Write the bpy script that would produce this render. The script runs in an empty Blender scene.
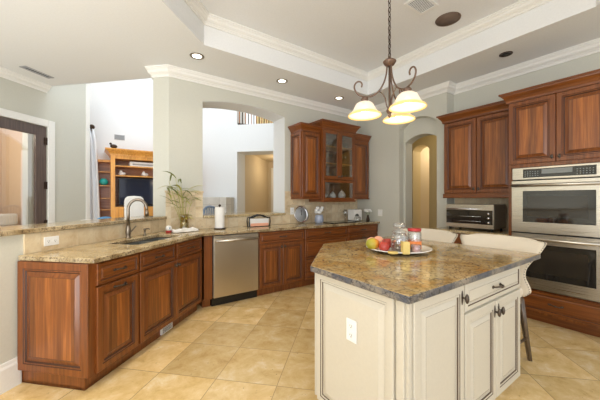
import bpy, bmesh, math, random
from mathutils import Vector, Matrix
C = bpy.context.scene.collection
PI = math.pi
R2 = math.sqrt(0.5)
rnd = random.Random(7)

# ---------------------------------------------------------------- camera, world, lights
YAW = math.radians(-35.1)
cam_d = bpy.data.cameras.new('camera'); cam = bpy.data.objects.new('camera', cam_d); C.objects.link(cam)
cam.location = (0, 0, 1.31); cam.rotation_euler = (PI/2, 0, YAW)
cam_d.sensor_width = 36; cam_d.lens = 287/600*36; cam_d.shift_y = -0.5/600; cam_d.clip_start = 0.05
bpy.context.scene.camera = cam
world = bpy.data.worlds.new('daylight'); bpy.context.scene.world = world
world.use_nodes = True
bg = world.node_tree.nodes['Background']
bg.inputs['Color'].default_value = (0.95, 0.975, 1.0, 1); bg.inputs['Strength'].default_value = 1.15
vs = bpy.context.scene.view_settings
vs.view_transform = 'Standard'; vs.look = 'None'; vs.gamma = 1; vs.use_curve_mapping = False
vs.exposure = 0.32

def area(name, loc, target, sx, sy, power, color):
    l = bpy.data.lights.new(name, 'AREA'); l.shape = 'RECTANGLE'; l.size = sx; l.size_y = sy
    l.energy = power; l.color = color
    o = bpy.data.objects.new(name, l); C.objects.link(o); o.location = loc
    o.rotation_euler = (Vector(target)-Vector(loc)).to_track_quat('-Z', 'Y').to_euler()
    return o
area('rear_fill_light', (-1.6, -2.6, 1.5), (1.4, 3.0, 2.2), 3.6, 2.4, 50, (0.96, 0.98, 1.0))  # added fill behind the camera, no window is built there
area('ceiling_fill_light', (-1.6, -0.9, 1.6), (-1.4, -0.4, 3.0), 1.6, 1.6, 70, (0.97, 0.98, 1.0))  # unseen upward fill, put in to brighten the ceiling
area('nook_fill_light', (-2.6, 1.6, 0.5), (-1.6, 2.9, 3.0), 2.6, 2.6, 110, (0.95, 0.98, 1.0))  # added low fill aimed up at the left part of the ceiling
for n_, (x_, y_) in enumerate(((-0.15, 1.55), (0.25, 2.35), (2.2, -0.1))):  # extra unseen spots without fixtures, added to light floor and cabinets
    l = bpy.data.lights.new('overhead_fill_spot', 'SPOT'); l.energy = 38 if n_ < 2 else 15; l.color = (1.0, 0.82, 0.58); l.spot_size = math.radians(98); l.spot_blend = 0.7; l.shadow_soft_size = 0.06
    o = bpy.data.objects.new('overhead_fill_spot', l); C.objects.link(o); o.location = (x_, y_, 2.97)
area('living_room_fill_light', (0.9, 5.0, 5.2), (1.9, 7.0, 1.6), 1.2, 1.8, 52, (0.86, 0.93, 1.0))  # invented fill that lifts the living room walls, no window behind it

# ---------------------------------------------------------------- materials
def new_mat(name):
    m = bpy.data.materials.new(name); m.use_nodes = True
    nt = m.node_tree; return m, nt, nt.nodes['Principled BSDF']
def solid(name, col, rough=0.5, metal=0.0, emit=None, es=0, coat=0, bumpy=0, bscale=60):
    m, nt, b = new_mat(name)
    b.inputs['Base Color'].default_value = (*col, 1); b.inputs['Roughness'].default_value = rough
    b.inputs['Metallic'].default_value = metal; b.inputs['Coat Weight'].default_value = coat
    if emit: b.inputs['Emission Color'].default_value = (*emit, 1); b.inputs['Emission Strength'].default_value = es
    tc = nt.nodes.new('ShaderNodeTexCoord'); n = nt.nodes.new('ShaderNodeTexNoise'); n.inputs['Scale'].default_value = bscale
    nt.links.new(tc.outputs['Object'], n.inputs['Vector'])
    # slight tonal mottling so nothing is a dead flat colour
    mx = nt.nodes.new('ShaderNodeMix'); mx.data_type = 'RGBA'
    mx.inputs[6].default_value = (*[c*0.95 for c in col], 1); mx.inputs[7].default_value = (*[min(1, c*1.04) for c in col], 1)
    nt.links.new(n.outputs['Fac'], mx.inputs[0]); nt.links.new(mx.outputs[2], b.inputs['Base Color'])
    if bumpy:
        bp = nt.nodes.new('ShaderNodeBump'); bp.inputs['Strength'].default_value = bumpy; bp.inputs['Distance'].default_value = 0.002
        nt.links.new(n.outputs['Fac'], bp.inputs['Height']); nt.links.new(bp.outputs['Normal'], b.inputs['Normal'])
    return m
def ramp(nt, stops):
    r = nt.nodes.new('ShaderNodeValToRGB'); e = r.color_ramp.elements
    while len(e) < len(stops): e.new(0.5)
    for i, (p, c) in enumerate(stops): e[i].position = p; e[i].color = (*c, 1)
    return r
def wood(name, axis, dark, mid, light, plank=12.0, rough=0.32, var=0.75):
    m, nt, b = new_mat(name); L = nt.links
    tc = nt.nodes.new('ShaderNodeTexCoord'); oi = nt.nodes.new('ShaderNodeObjectInfo')
    sp = nt.nodes.new('ShaderNodeSeparateXYZ'); L.new(tc.outputs['Object'], sp.inputs[0])
    across = sp.outputs['X'] if axis == 'Z' else sp.outputs['Z']
    # planks of slightly different tone
    a = nt.nodes.new('ShaderNodeMath'); a.operation = 'MULTIPLY_ADD'; a.inputs[1].default_value = plank
    L.new(across, a.inputs[0]); L.new(oi.outputs['Random'], a.inputs[2])
    fl = nt.nodes.new('ShaderNodeMath'); fl.operation = 'FLOOR'; L.new(a.outputs[0], fl.inputs[0])
    ad = nt.nodes.new('ShaderNodeMath'); ad.operation = 'MULTIPLY_ADD'; ad.inputs[1].default_value = 37.7
    L.new(oi.outputs['Random'], ad.inputs[0]); L.new(fl.outputs[0], ad.inputs[2])
    wn = nt.nodes.new('ShaderNodeTexWhiteNoise'); wn.noise_dimensions = '1D'; L.new(ad.outputs[0], wn.inputs['W'])
    mp = nt.nodes.new('ShaderNodeMapping'); mp.inputs['Scale'].default_value = (48, 48, 2.2) if axis == 'Z' else (2.2, 48, 48)
    L.new(tc.outputs['Object'], mp.inputs['Vector'])
    cb = nt.nodes.new('ShaderNodeCombineXYZ'); mo = nt.nodes.new('ShaderNodeMath'); mo.operation = 'MULTIPLY'; mo.inputs[1].default_value = 9
    L.new(ad.outputs[0], mo.inputs[0]); L.new(mo.outputs[0], cb.inputs[1]); L.new(cb.outputs[0], mp.inputs['Location'])
    n = nt.nodes.new('ShaderNodeTexNoise'); n.inputs['Scale'].default_value = 1.0; n.inputs['Detail'].default_value = 5; n.inputs['Distortion'].default_value = 0.6
    L.new(mp.outputs[0], n.inputs['Vector'])
    r = ramp(nt, [(0.3, dark), (0.5, mid), (0.72, light)]); L.new(n.outputs['Fac'], r.inputs[0])
    hs = nt.nodes.new('ShaderNodeHueSaturation'); L.new(r.outputs[0], hs.inputs['Color'])
    v = nt.nodes.new('ShaderNodeMapRange'); v.inputs['To Min'].default_value = 1-var*0.5; v.inputs['To Max'].default_value = 1+var*0.6
    L.new(wn.outputs['Value'], v.inputs['Value']); L.new(v.outputs[0], hs.inputs['Value'])
    L.new(hs.outputs[0], b.inputs['Base Color'])
    b.inputs['Roughness'].default_value = rough; b.inputs['Coat Weight'].default_value = 0.25; b.inputs['Coat Roughness'].default_value = 0.2
    return m
def granite(name, base, warm, dark, vein_scale=9, vein=0.5, rough=0.14, spk=90, blot=(0.55, 0.4, 0.2)):
    m, nt, b = new_mat(name); L = nt.links
    tc = nt.nodes.new('ShaderNodeTexCoord')
    n1 = nt.nodes.new('ShaderNodeTexNoise'); n1.inputs['Scale'].default_value = 7; n1.inputs['Detail'].default_value = 7; n1.inputs['Roughness'].default_value = 0.65
    L.new(tc.outputs['Object'], n1.inputs['Vector'])
    r1 = ramp(nt, [(0.3, blot), (0.45, warm), (0.6, base), (0.75, tuple(min(1, c*1.2) for c in base))]); L.new(n1.outputs['Fac'], r1.inputs[0])
    # veins: warped cell borders
    nd = nt.nodes.new('ShaderNodeTexNoise'); nd.inputs['Scale'].default_value = 5; nd.inputs['Detail'].default_value = 6
    L.new(tc.outputs['Object'], nd.inputs['Vector'])
    va = nt.nodes.new('ShaderNodeVectorMath'); va.operation = 'MULTIPLY_ADD'; va.inputs[1].default_value = (0.35, 0.35, 0.35)
    L.new(nd.outputs['Color'], va.inputs[0]); L.new(tc.outputs['Object'], va.inputs[2])
    vo = nt.nodes.new('ShaderNodeTexVoronoi'); vo.feature = 'DISTANCE_TO_EDGE'; vo.inputs['Scale'].default_value = vein_scale
    L.new(va.outputs[0], vo.inputs['Vector'])
    rv = ramp(nt, [(0.0, (1, 1, 1)), (0.06, (0, 0, 0))]); L.new(vo.outputs['Distance'], rv.inputs[0])
    n3 = nt.nodes.new('ShaderNodeTexNoise'); n3.inputs['Scale'].default_value = 14; L.new(tc.outputs['Object'], n3.inputs['Vector'])
    mm = nt.nodes.new('ShaderNodeMath'); mm.operation = 'MULTIPLY'; L.new(rv.outputs[0], mm.inputs[0]); L.new(n3.outputs['Fac'], mm.inputs[1])
    m2 = nt.nodes.new('ShaderNodeMath'); m2.operation = 'MULTIPLY'; m2.inputs[1].default_value = vein*1.8; L.new(mm.outputs[0], m2.inputs[0])
    mx = nt.nodes.new('ShaderNodeMix'); mx.data_type = 'RGBA'; mx.inputs[7].default_value = (*dark, 1)
    L.new(m2.outputs[0], mx.inputs[0]); L.new(r1.outputs[0], mx.inputs[6])
    # speckle
    n4 = nt.nodes.new('ShaderNodeTexNoise'); n4.inputs['Scale'].default_value = spk; n4.inputs['Detail'].default_value = 3
    L.new(tc.outputs['Object'], n4.inputs['Vector'])
    r4 = ramp(nt, [(0.34, (0.75, 0.75, 0.75)), (0.44, (0, 0, 0))]); L.new(n4.outputs['Fac'], r4.inputs[0])
    mx2 = nt.nodes.new('ShaderNodeMix'); mx2.data_type = 'RGBA'; mx2.inputs[7].default_value = (*dark, 1)
    L.new(r4.outputs[0], mx2.inputs[0]); L.new(mx.outputs[2], mx2.inputs[6])
    L.new(mx2.outputs[2], b.inputs['Base Color']); b.inputs['Roughness'].default_value = rough
    return m
def tiles(name, size, cols, grout, rot45=False, origin=(0, 0), plane='XY', mortar=0.012, rough=0.28, contrast=0.5, nscale=3.2):
    m, nt, b = new_mat(name); L = nt.links
    tc = nt.nodes.new('ShaderNodeTexCoord')
    def dot(v):
        d = nt.nodes.new('ShaderNodeVectorMath'); d.operation = 'DOT_PRODUCT'; d.inputs[1].default_value = v
        L.new(tc.outputs['Object'], d.inputs[0]); return d.outputs['Value']
    if rot45: u, v = dot((R2, R2, 0)), dot((R2, -R2, 0))
    elif plane == 'XZ': u, v = dot((1, 0, 0)), dot((0, 0, 1))
    else: u, v = dot((1, 0, 0)), dot((0, 1, 0))
    cb = nt.nodes.new('ShaderNodeCombineXYZ')
    for i, (s_, o_) in enumerate(((u, origin[0]), (v, origin[1]))):
        a = nt.nodes.new('ShaderNodeMath'); a.operation = 'SUBTRACT'; a.inputs[1].default_value = o_; L.new(s_, a.inputs[0])
        d = nt.nodes.new('ShaderNodeMath'); d.operation = 'DIVIDE'; d.inputs[1].default_value = size; L.new(a.outputs[0], d.inputs[0])
        L.new(d.outputs[0], cb.inputs[i])
    br = nt.nodes.new('ShaderNodeTexBrick'); br.offset = 0; br.squash = 1
    br.inputs['Scale'].default_value = 1; br.inputs['Brick Width'].default_value = 1; br.inputs['Row Height'].default_value = 1
    br.inputs['Mortar Size'].default_value = mortar; br.inputs['Mortar Smooth'].default_value = 0.3
    br.inputs['Color1'].default_value = (0, 0, 0, 1); br.inputs['Color2'].default_value = (1, 1, 1, 1); br.inputs['Mortar'].default_value = (0.5, 0.5, 0.5, 1)
    L.new(cb.outputs[0], br.inputs['Vector'])
    sc = nt.nodes.new('ShaderNodeVectorMath'); sc.operation = 'MULTIPLY_ADD'; sc.inputs[1].default_value = (5, 7, 3)
    L.new(br.outputs['Color'], sc.inputs[0]); L.new(tc.outputs['Object'], sc.inputs[2])
    n = nt.nodes.new('ShaderNodeTexNoise'); n.inputs['Scale'].default_value = nscale; n.inputs['Detail'].default_value = 8; n.inputs['Roughness'].default_value = 0.72; n.inputs['Distortion'].default_value = 0.35
    L.new(sc.outputs[0], n.inputs['Vector'])
    r = ramp(nt, [(0.28, cols[0]), (0.42, cols[1]), (0.55, cols[2]), (0.72, cols[3])]); L.new(n.outputs['Fac'], r.inputs[0])
    hs = nt.nodes.new('ShaderNodeHueSaturation'); v = nt.nodes.new('ShaderNodeMapRange')
    sx = nt.nodes.new('ShaderNodeSeparateColor'); L.new(br.outputs['Color'], sx.inputs[0]); L.new(sx.outputs[0], v.inputs['Value'])
    v.inputs['To Min'].default_value = 1-contrast*0.35; v.inputs['To Max'].default_value = 1+contrast*0.25
    L.new(v.outputs[0], hs.inputs['Value']); L.new(r.outputs[0], hs.inputs['Color'])
    # pits
    n5 = nt.nodes.new('ShaderNodeTexNoise'); n5.inputs['Scale'].default_value = 38; L.new(tc.outputs['Object'], n5.inputs['Vector'])
    r5 = ramp(nt, [(0.24, (0.7, 0.7, 0.7)), (0.3, (0, 0, 0))]); L.new(n5.outputs['Fac'], r5.inputs[0])
    mp = nt.nodes.new('ShaderNodeMix'); mp.data_type = 'RGBA'; mp.inputs[7].default_value = (*[c*0.45 for c in cols[0]], 1)
    L.new(r5.outputs[0], mp.inputs[0]); L.new(hs.outputs[0], mp.inputs[6])
    mx = nt.nodes.new('ShaderNodeMix'); mx.data_type = 'RGBA'; mx.inputs[7].default_value = (*grout, 1)
    L.new(br.outputs['Fac'], mx.inputs[0]); L.new(mp.outputs[2], mx.inputs[6]); L.new(mx.outputs[2], b.inputs['Base Color'])
    b.inputs['Roughness'].default_value = rough
    bp = nt.nodes.new('ShaderNodeBump'); bp.inputs['Strength'].default_value = 0.25; bp.inputs['Distance'].default_value = 0.003; bp.invert = True
    L.new(br.outputs['Fac'], bp.inputs['Height']); L.new(bp.outputs['Normal'], b.inputs['Normal'])
    return m
def glass_mat(name, tint=(1, 1, 1), gloss=0.1, rough=0.02):
    m = bpy.data.materials.new(name); m.use_nodes = True; nt = m.node_tree; nt.nodes.clear()
    o = nt.nodes.new('ShaderNodeOutputMaterial'); t = nt.nodes.new('ShaderNodeBsdfTransparent'); g = nt.nodes.new('ShaderNodeBsdfGlossy')
    t.inputs[0].default_value = (*tint, 1); g.inputs['Roughness'].default_value = rough
    lw = nt.nodes.new('ShaderNodeLayerWeight'); lw.inputs['Blend'].default_value = 0.25
    mr = nt.nodes.new('ShaderNodeMapRange'); mr.inputs['To Min'].default_value = gloss; mr.inputs['To Max'].default_value = 0.8
    nt.links.new(lw.outputs['Facing'], mr.inputs['Value'])
    mx = nt.nodes.new('ShaderNodeMixShader'); nt.links.new(mr.outputs[0], mx.inputs[0])
    nt.links.new(t.outputs[0], mx.inputs[1]); nt.links.new(g.outputs[0], mx.inputs[2]); nt.links.new(mx.outputs[0], o.inputs[0])
    return m
def steel(name, col=(0.58, 0.54, 0.47), rough=0.28, axis=2):
    m, nt, b = new_mat(name); L = nt.links
    b.inputs['Metallic'].default_value = 1; b.inputs['Base Color'].default_value = (*col, 1)
    tc = nt.nodes.new('ShaderNodeTexCoord'); mp = nt.nodes.new('ShaderNodeMapping')
    mp.inputs['Scale'].default_value = (3, 3, 350) if axis == 2 else (350, 3, 3)
    n = nt.nodes.new('ShaderNodeTexNoise'); n.inputs['Scale'].default_value = 1; n.inputs['Detail'].default_value = 2
    L.new(tc.outputs['Object'], mp.inputs[0]); L.new(mp.outputs[0], n.inputs['Vector'])
    r = nt.nodes.new('ShaderNodeMapRange'); r.inputs['To Min'].default_value = rough*0.8; r.inputs['To Max'].default_value = rough*1.25
    L.new(n.outputs['Fac'], r.inputs['Value']); L.new(r.outputs[0], b.inputs['Roughness'])
    bp = nt.nodes.new('ShaderNodeBump'); bp.inputs['Strength'].default_value = 0.08; bp.inputs['Distance'].default_value = 0.001
    L.new(n.outputs['Fac'], bp.inputs['Height']); L.new(bp.outputs['Normal'], b.inputs['Normal'])
    return m

M = dict(
    wall=solid('greige_wall_paint', (0.57, 0.565, 0.495), 0.7),
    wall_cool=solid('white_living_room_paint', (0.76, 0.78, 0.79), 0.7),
    wall_yellow=solid('yellow_hall_paint', (0.66, 0.53, 0.28), 0.7),
    wall_beige=solid('beige_passage_paint', (0.64, 0.54, 0.38), 0.7),
    wall_pink=solid('peach_plaster', (0.72, 0.53, 0.38), 0.75),
    ceil=solid('ceiling_paint', (0.775, 0.785, 0.785), 0.8),
    trim=solid('white_trim_paint', (0.80, 0.79, 0.75), 0.42),
    cherry=wood('cherry_wood_upright_grain', 'Z', (0.120, 0.032, 0.005), (0.180, 0.050, 0.008), (0.25, 0.075, 0.013), var=0.12),
    cherry_panel=wood('cherry_panel_boards', 'Z', (0.145, 0.040, 0.006), (0.225, 0.067, 0.010), (0.36, 0.12, 0.022), plank=14, var=0.6),
    cherry_h=wood('cherry_wood_level_grain', 'X', (0.120, 0.032, 0.005), (0.180, 0.050, 0.008), (0.25, 0.075, 0.013), plank=3, var=0.15),
    glaze=solid('dark_brown_glaze', (0.055, 0.018, 0.008), 0.5),
    cream=solid('cream_cabinet_paint', (0.59, 0.55, 0.46), 0.38),
    cream_glaze=solid('brown_glaze_in_grooves', (0.10, 0.065, 0.04), 0.6),
    oak=wood('honey_oak', 'Z', (0.55, 0.22, 0.04), (0.72, 0.33, 0.065), (0.8, 0.42, 0.10), plank=5, var=0.2),
    oak_in=wood('red_oak_back', 'X', (0.36, 0.13, 0.04), (0.46, 0.18, 0.06), (0.52, 0.24, 0.09), plank=5, var=0.2),
    walnut=wood('dark_door_stain', 'Z', (0.055, 0.035, 0.028), (0.085, 0.055, 0.045), (0.11, 0.075, 0.06), plank=4, var=0.2),
    chairleg=wood('grey_brown_chair_wood', 'Z', (0.07, 0.045, 0.028), (0.12, 0.08, 0.048), (0.17, 0.115, 0.07), plank=3, var=0.2),
    floor=tiles('travertine_floor_tiles', 0.457, ((0.50, 0.33, 0.13), (0.68, 0.48, 0.21), (0.76, 0.57, 0.29), (0.86, 0.74, 0.50)), (0.36, 0.25, 0.12), True, (1.958, -0.964), mortar=0.006, rough=0.24, contrast=0.6, nscale=5.5),
    splash=tiles('tumbled_travertine_backsplash', 0.152, ((0.48, 0.36, 0.20), (0.62, 0.48, 0.30), (0.70, 0.58, 0.39), (0.78, 0.69, 0.52)), (0.60, 0.50, 0.34), plane='XZ', origin=(0, 0.914), mortar=0.02, rough=0.5, contrast=0.35, nscale=6),
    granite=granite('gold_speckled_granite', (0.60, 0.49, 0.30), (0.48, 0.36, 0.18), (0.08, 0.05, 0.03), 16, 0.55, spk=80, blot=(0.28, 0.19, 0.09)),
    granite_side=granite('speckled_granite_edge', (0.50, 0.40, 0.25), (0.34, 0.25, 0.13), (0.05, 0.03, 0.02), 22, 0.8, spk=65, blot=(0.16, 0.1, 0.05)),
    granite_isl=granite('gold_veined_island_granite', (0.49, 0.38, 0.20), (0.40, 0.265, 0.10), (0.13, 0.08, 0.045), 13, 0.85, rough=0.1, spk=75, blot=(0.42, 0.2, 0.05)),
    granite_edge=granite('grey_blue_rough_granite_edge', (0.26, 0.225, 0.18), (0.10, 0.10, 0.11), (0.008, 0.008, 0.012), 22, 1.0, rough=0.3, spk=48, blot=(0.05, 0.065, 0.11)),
    steel=steel('brushed_stainless_steel'), steel_v=steel('brushed_stainless_door', (0.62, 0.56, 0.47), 0.3, axis=0),
    nickel=solid('brushed_nickel', (0.26, 0.22, 0.175), 0.32, 1.0),
    chrome=solid('chrome', (0.8, 0.8, 0.82), 0.12, 1.0),
    pewter=solid('antique_pewter', (0.10, 0.08, 0.065), 0.4, 0.8),
    bronze=solid('dark_bronze', (0.05, 0.03, 0.02), 0.4, 0.7),
    rust=solid('rust_brown_wrought_iron', (0.16, 0.10, 0.07), 0.5, 0.55),
    black=solid('black_enamel', (0.012, 0.012, 0.012), 0.25),
    blackglass=solid('black_oven_glass', (0.018, 0.016, 0.013), 0.06, coat=0.5),
    ovglass=solid('smoky_oven_window', (0.028, 0.023, 0.017), 0.04, coat=0.2),
    panelgrey=solid('grey_display', (0.22, 0.24, 0.24), 0.3),
    sinkm=solid('dark_steel_sink', (0.24, 0.25, 0.235), 0.3, 0.6),
    white=solid('white_plastic', (0.82, 0.82, 0.80), 0.35),
    offwhite=solid('off_white_ceramic', (0.85, 0.84, 0.81), 0.18, coat=0.4),
    paper=solid('white_paper', (0.84, 0.83, 0.80), 0.9, bumpy=0.3),
    fabric=solid('cream_upholstery', (0.74, 0.66, 0.53), 0.85, bumpy=0.4, bscale=300),
    cloth=solid('white_cloth', (0.85, 0.83, 0.79), 0.95, bumpy=0.4, bscale=120),
    curtain=solid('white_sheer_curtain', (0.93, 0.94, 0.97), 0.9),
    apple=solid('red_apple_skin', (0.42, 0.045, 0.03), 0.25, bscale=14),
    mango=solid('green_orange_mango_skin', (0.50, 0.36, 0.03), 0.3, bscale=9),
    peach=solid('pale_peach_skin', (0.85, 0.42, 0.28), 0.5, bscale=18),
    lemon=solid('yellow_wax', (0.72, 0.55, 0.18), 0.4),
    brown=solid('brown_stem', (0.09, 0.05, 0.02), 0.7),
    redlid=solid('red_jar_lid', (0.45, 0.03, 0.03), 0.35, 0.2),
    pink=solid('pink_wax', (0.85, 0.42, 0.45), 0.45),
    orange=solid('orange_label', (0.75, 0.22, 0.05), 0.5),
    nuts=solid('dark_snack_mix', (0.16, 0.07, 0.04), 0.6, bumpy=1, bscale=40),
    leaf=solid('olive_leaf', (0.20, 0.24, 0.06), 0.5), leafy=solid('yellow_green_leaf', (0.42, 0.40, 0.10), 0.5),
    amber=glass_mat('yellow_glass', (0.86, 0.78, 0.42), 0.08),
    glass=glass_mat('clear_glass', (0.95, 0.96, 0.96), 0.14), pane=glass_mat('cabinet_glass', (0.93, 0.94, 0.94), 0.05),
    teal=solid('teal_glaze', (0.03, 0.48, 0.45), 0.25), bluec=solid('blue_grey_paint', (0.20, 0.27, 0.38), 0.5),
    bluecush=solid('blue_cushion', (0.10, 0.28, 0.50), 0.8),
    navy=solid('dark_screen', (0.012, 0.016, 0.035), 0.08), register=solid('grey_grille', (0.36, 0.37, 0.38), 0.5),
    speaker=solid('brown_speaker_grille', (0.16, 0.11, 0.08), 0.8, bumpy=1, bscale=400),
    dark=solid('dark_slot', (0.02, 0.018, 0.016), 0.8),
    bulb=solid('lit_bulb', (1, 0.9, 0.7), 0.5, emit=(1.0, 0.80, 0.50), es=9),
    lamp=solid('lit_downlight', (1, 0.95, 0.85), 0.5, emit=(1.0, 0.90, 0.74), es=3.5),
    bluewhite=solid('blue_white_crock', (0.35, 0.40, 0.52), 0.3, bscale=40),
    cooktop=solid('black_cooktop_glass', (0.02, 0.02, 0.02), 0.08),
    cabin=solid('cabinet_interior', (0.20, 0.12, 0.07), 0.6),
    stone=tiles('pale_stone_facing', 0.3, ((0.42, 0.40, 0.36), (0.52, 0.5, 0.46), (0.58, 0.56, 0.52), (0.64, 0.62, 0.58)), (0.5, 0.48, 0.44), plane='XZ', mortar=0.02, rough=0.6),
)
M['rim'] = solid('amber_glass_rim', (0.6, 0.4, 0.15), 0.3, emit=(1.0, 0.66, 0.26), es=0.5)
def shade_mat():
    m, nt, b = new_mat('lit_alabaster_glass')
    lw = nt.nodes.new('ShaderNodeLayerWeight'); lw.inputs['Blend'].default_value = 0.5
    b.inputs['Base Color'].default_value = (0.62, 0.55, 0.45, 1); b.inputs['Roughness'].default_value = 0.3
    tc = nt.nodes.new('ShaderNodeTexCoord'); n = nt.nodes.new('ShaderNodeTexNoise'); n.inputs['Scale'].default_value = 9; n.inputs['Detail'].default_value = 4
    nt.links.new(tc.outputs['Object'], n.inputs['Vector'])
    r = ramp(nt, [(0.3, (1.0, 0.80, 0.60)), (0.7, (1.0, 0.88, 0.74))]); nt.links.new(n.outputs['Fac'], r.inputs[0])
    nt.links.new(r.outputs[0], b.inputs['Emission Color']); b.inputs['Emission Strength'].default_value = 0.4
    out = nt.nodes['Material Output']; tr = nt.nodes.new('ShaderNodeBsdfTransparent'); mx = nt.nodes.new('ShaderNodeMixShader'); mx.inputs[0].default_value = 0.22
    nt.links.new(b.outputs[0], mx.inputs[1]); nt.links.new(tr.outputs[0], mx.inputs[2]); nt.links.new(mx.outputs[0], out.inputs[0])
    return m
M['shade'] = shade_mat()

# ---------------------------------------------------------------- mesh helpers
class MB:
    def __init__(s): s.bm = bmesh.new()
    def face(s, vs, mi=0, smooth=False):
        try: f = s.bm.faces.new(vs)
        except ValueError: return None
        f.material_index = mi; f.smooth = smooth; return f
    def V(s, *p): return s.bm.verts.new(p if len(p) == 3 else p[0])
    def box(s, x0, x1, y0, y1, z0, z1, mi=0):
        v = [s.V(x, y, z) for z in (z0, z1) for x, y in ((x0, y0), (x1, y0), (x1, y1), (x0, y1))]
        for q in ((3, 2, 1, 0), (4, 5, 6, 7), (0, 1, 5, 4), (1, 2, 6, 5), (2, 3, 7, 6), (3, 0, 4, 7)): s.face([v[i] for i in q], mi)
        return s
    def prism(s, poly, z0, z1, mi=0, side=None):      # poly in x,y counter-clockwise
        lo = [s.V(x, y, z0) for x, y in poly]; hi = [s.V(x, y, z1) for x, y in poly]; n = len(poly)
        s.face(hi, mi); s.face(lo[::-1], mi)
        for i in range(n): s.face([lo[i], lo[(i+1) % n], hi[(i+1) % n], hi[i]], mi if side is None else side)
        return s
    def prism_y(s, poly, y0, y1, mi=0):               # poly in x,z
        a = [s.V(x, y0, z) for x, z in poly]; b = [s.V(x, y1, z) for x, z in poly]; n = len(poly)
        s.face(a, mi); s.face(b[::-1], mi)
        for i in range(n): s.face([a[(i+1) % n], a[i], b[i], b[(i+1) % n]], mi)
        return s
    def slab(s, outer, holes, z0, z1, mi=0, side=None):
        side = mi if side is None else side
        for z, flip in ((z1, False), (z0, True)):
            t = bmesh.new(); es = []
            for loop in [outer]+holes:
                vs = [t.verts.new((x, y, 0)) for x, y in loop]
                es += [t.edges.new((vs[i], vs[(i+1) % len(vs)])) for i in range(len(vs))]
            bmesh.ops.triangle_fill(t, edges=es, use_beauty=True, use_dissolve=False)
            mp = {}
            for f in t.faces:
                if f.normal.z < 0: f.normal_flip()
                l = [mp.setdefault(v.index if False else tuple(v.co), None) or mp.__setitem__(tuple(v.co), s.V(v.co.x, v.co.y, z)) or mp[tuple(v.co)] for v in f.verts]
                s.face(l[::-1] if flip else l, mi)
            t.free()
        for loop in [outer]+holes:
            n = len(loop)
            for i in range(n):
                (xa, ya), (xb, yb) = loop[i], loop[(i+1) % n]
                s.face([s.V(xa, ya, z0), s.V(xb, yb, z0), s.V(xb, yb, z1), s.V(xa, ya, z1)], side)
        bmesh.ops.remove_doubles(s.bm, verts=s.bm.verts, dist=1e-5)
        bmesh.ops.recalc_face_normals(s.bm, faces=s.bm.faces)
        return s
    def lathe(s, prof, c=(0, 0, 0), seg=24, mi=0, smooth=True, mis=None):
        rings = []
        for r, z in prof:
            if r < 1e-6: rings.append([s.V(c[0], c[1], c[2]+z)])
            else: rings.append([s.V(c[0]+r*math.cos(2*PI*k/seg), c[1]+r*math.sin(2*PI*k/seg), c[2]+z) for k in range(seg)])
        for i in range(len(rings)-1):
            a, b = rings[i], rings[i+1]; m_ = mis[i] if mis else mi
            for k in range(seg):
                k2 = (k+1) % seg
                if len(a) == 1 and len(b) == 1: continue
                if len(a) == 1: s.face([a[0], b[k2], b[k]], m_, smooth)
                elif len(b) == 1: s.face([a[k], a[k2], b[0]], m_, smooth)
                else: s.face([a[k], a[k2], b[k2], b[k]], m_, smooth)
        return s
    def tube(s, pts, r, seg=8, mi=0, cap=True):
        pts = [Vector(p) for p in pts]; n = len(pts); rs = r if isinstance(r, (list, tuple)) else [r]*n
        rings = []; up = Vector((0, 0, 1)); prev = None
        for i, p in enumerate(pts):
            d = (pts[min(i+1, n-1)]-pts[max(i-1, 0)]).normalized()
            if prev is None:
                a = d.cross(up); a = a.normalized() if a.length > 1e-3 else Vector((1, 0, 0))
            else:
                a = (prev - d*prev.dot(d)).normalized()
            prev = a; b = d.cross(a)
            rings.append([s.V(*(p+(a*math.cos(2*PI*k/seg)+b*math.sin(2*PI*k/seg))*rs[i])) for k in range(seg)])
        for i in range(n-1):
            for k in range(seg):
                k2 = (k+1) % seg; s.face([rings[i][k], rings[i][k2], rings[i+1][k2], rings[i+1][k]], mi, True)
        if cap: s.face(rings[0][::-1], mi); s.face(rings[-1], mi)
        return s
    def cyl(s, p0, p1, r, seg=16, mi=0): return s.tube([p0, p1], r, seg, mi)
    def ball(s, c, rx, ry=None, rz=None, seg=20, mi=0, n=10):
        ry = ry or rx; rz = rz or rx
        i0 = len(s.bm.verts)
        s.bm.verts.ensure_lookup_table()
        s.lathe([(math.sin(PI*i/n), -math.cos(PI*i/n)) for i in range(n+1)], (0, 0, 0), seg, mi)
        s.bm.verts.ensure_lookup_table()
        for v in s.bm.verts[i0:]: v.co = Vector((v.co.x*rx+c[0], v.co.y*ry+c[1], v.co.z*rz+c[2]))
        return s
    def rings(s, x0, x1, z0, z1, prof, mi_c=0, y=0):  # nested rectangles facing -y: prof = [(inset, out, material of the band to the next)]
        rs = []
        for ins, out, _ in prof:
            rs.append([s.V(x, y-out, z) for x, z in ((x0+ins, z0+ins), (x1-ins, z0+ins), (x1-ins, z1-ins), (x0+ins, z1-ins))])
        for i in range(len(rs)-1):
            for k in range(4):
                s.face([rs[i][k], rs[i][(k+1) % 4], rs[i+1][(k+1) % 4], rs[i+1][k]], prof[i][2])
        s.face(rs[-1], mi_c)
        s.face(rs[0][::-1], prof[0][2])
        return s
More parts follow.
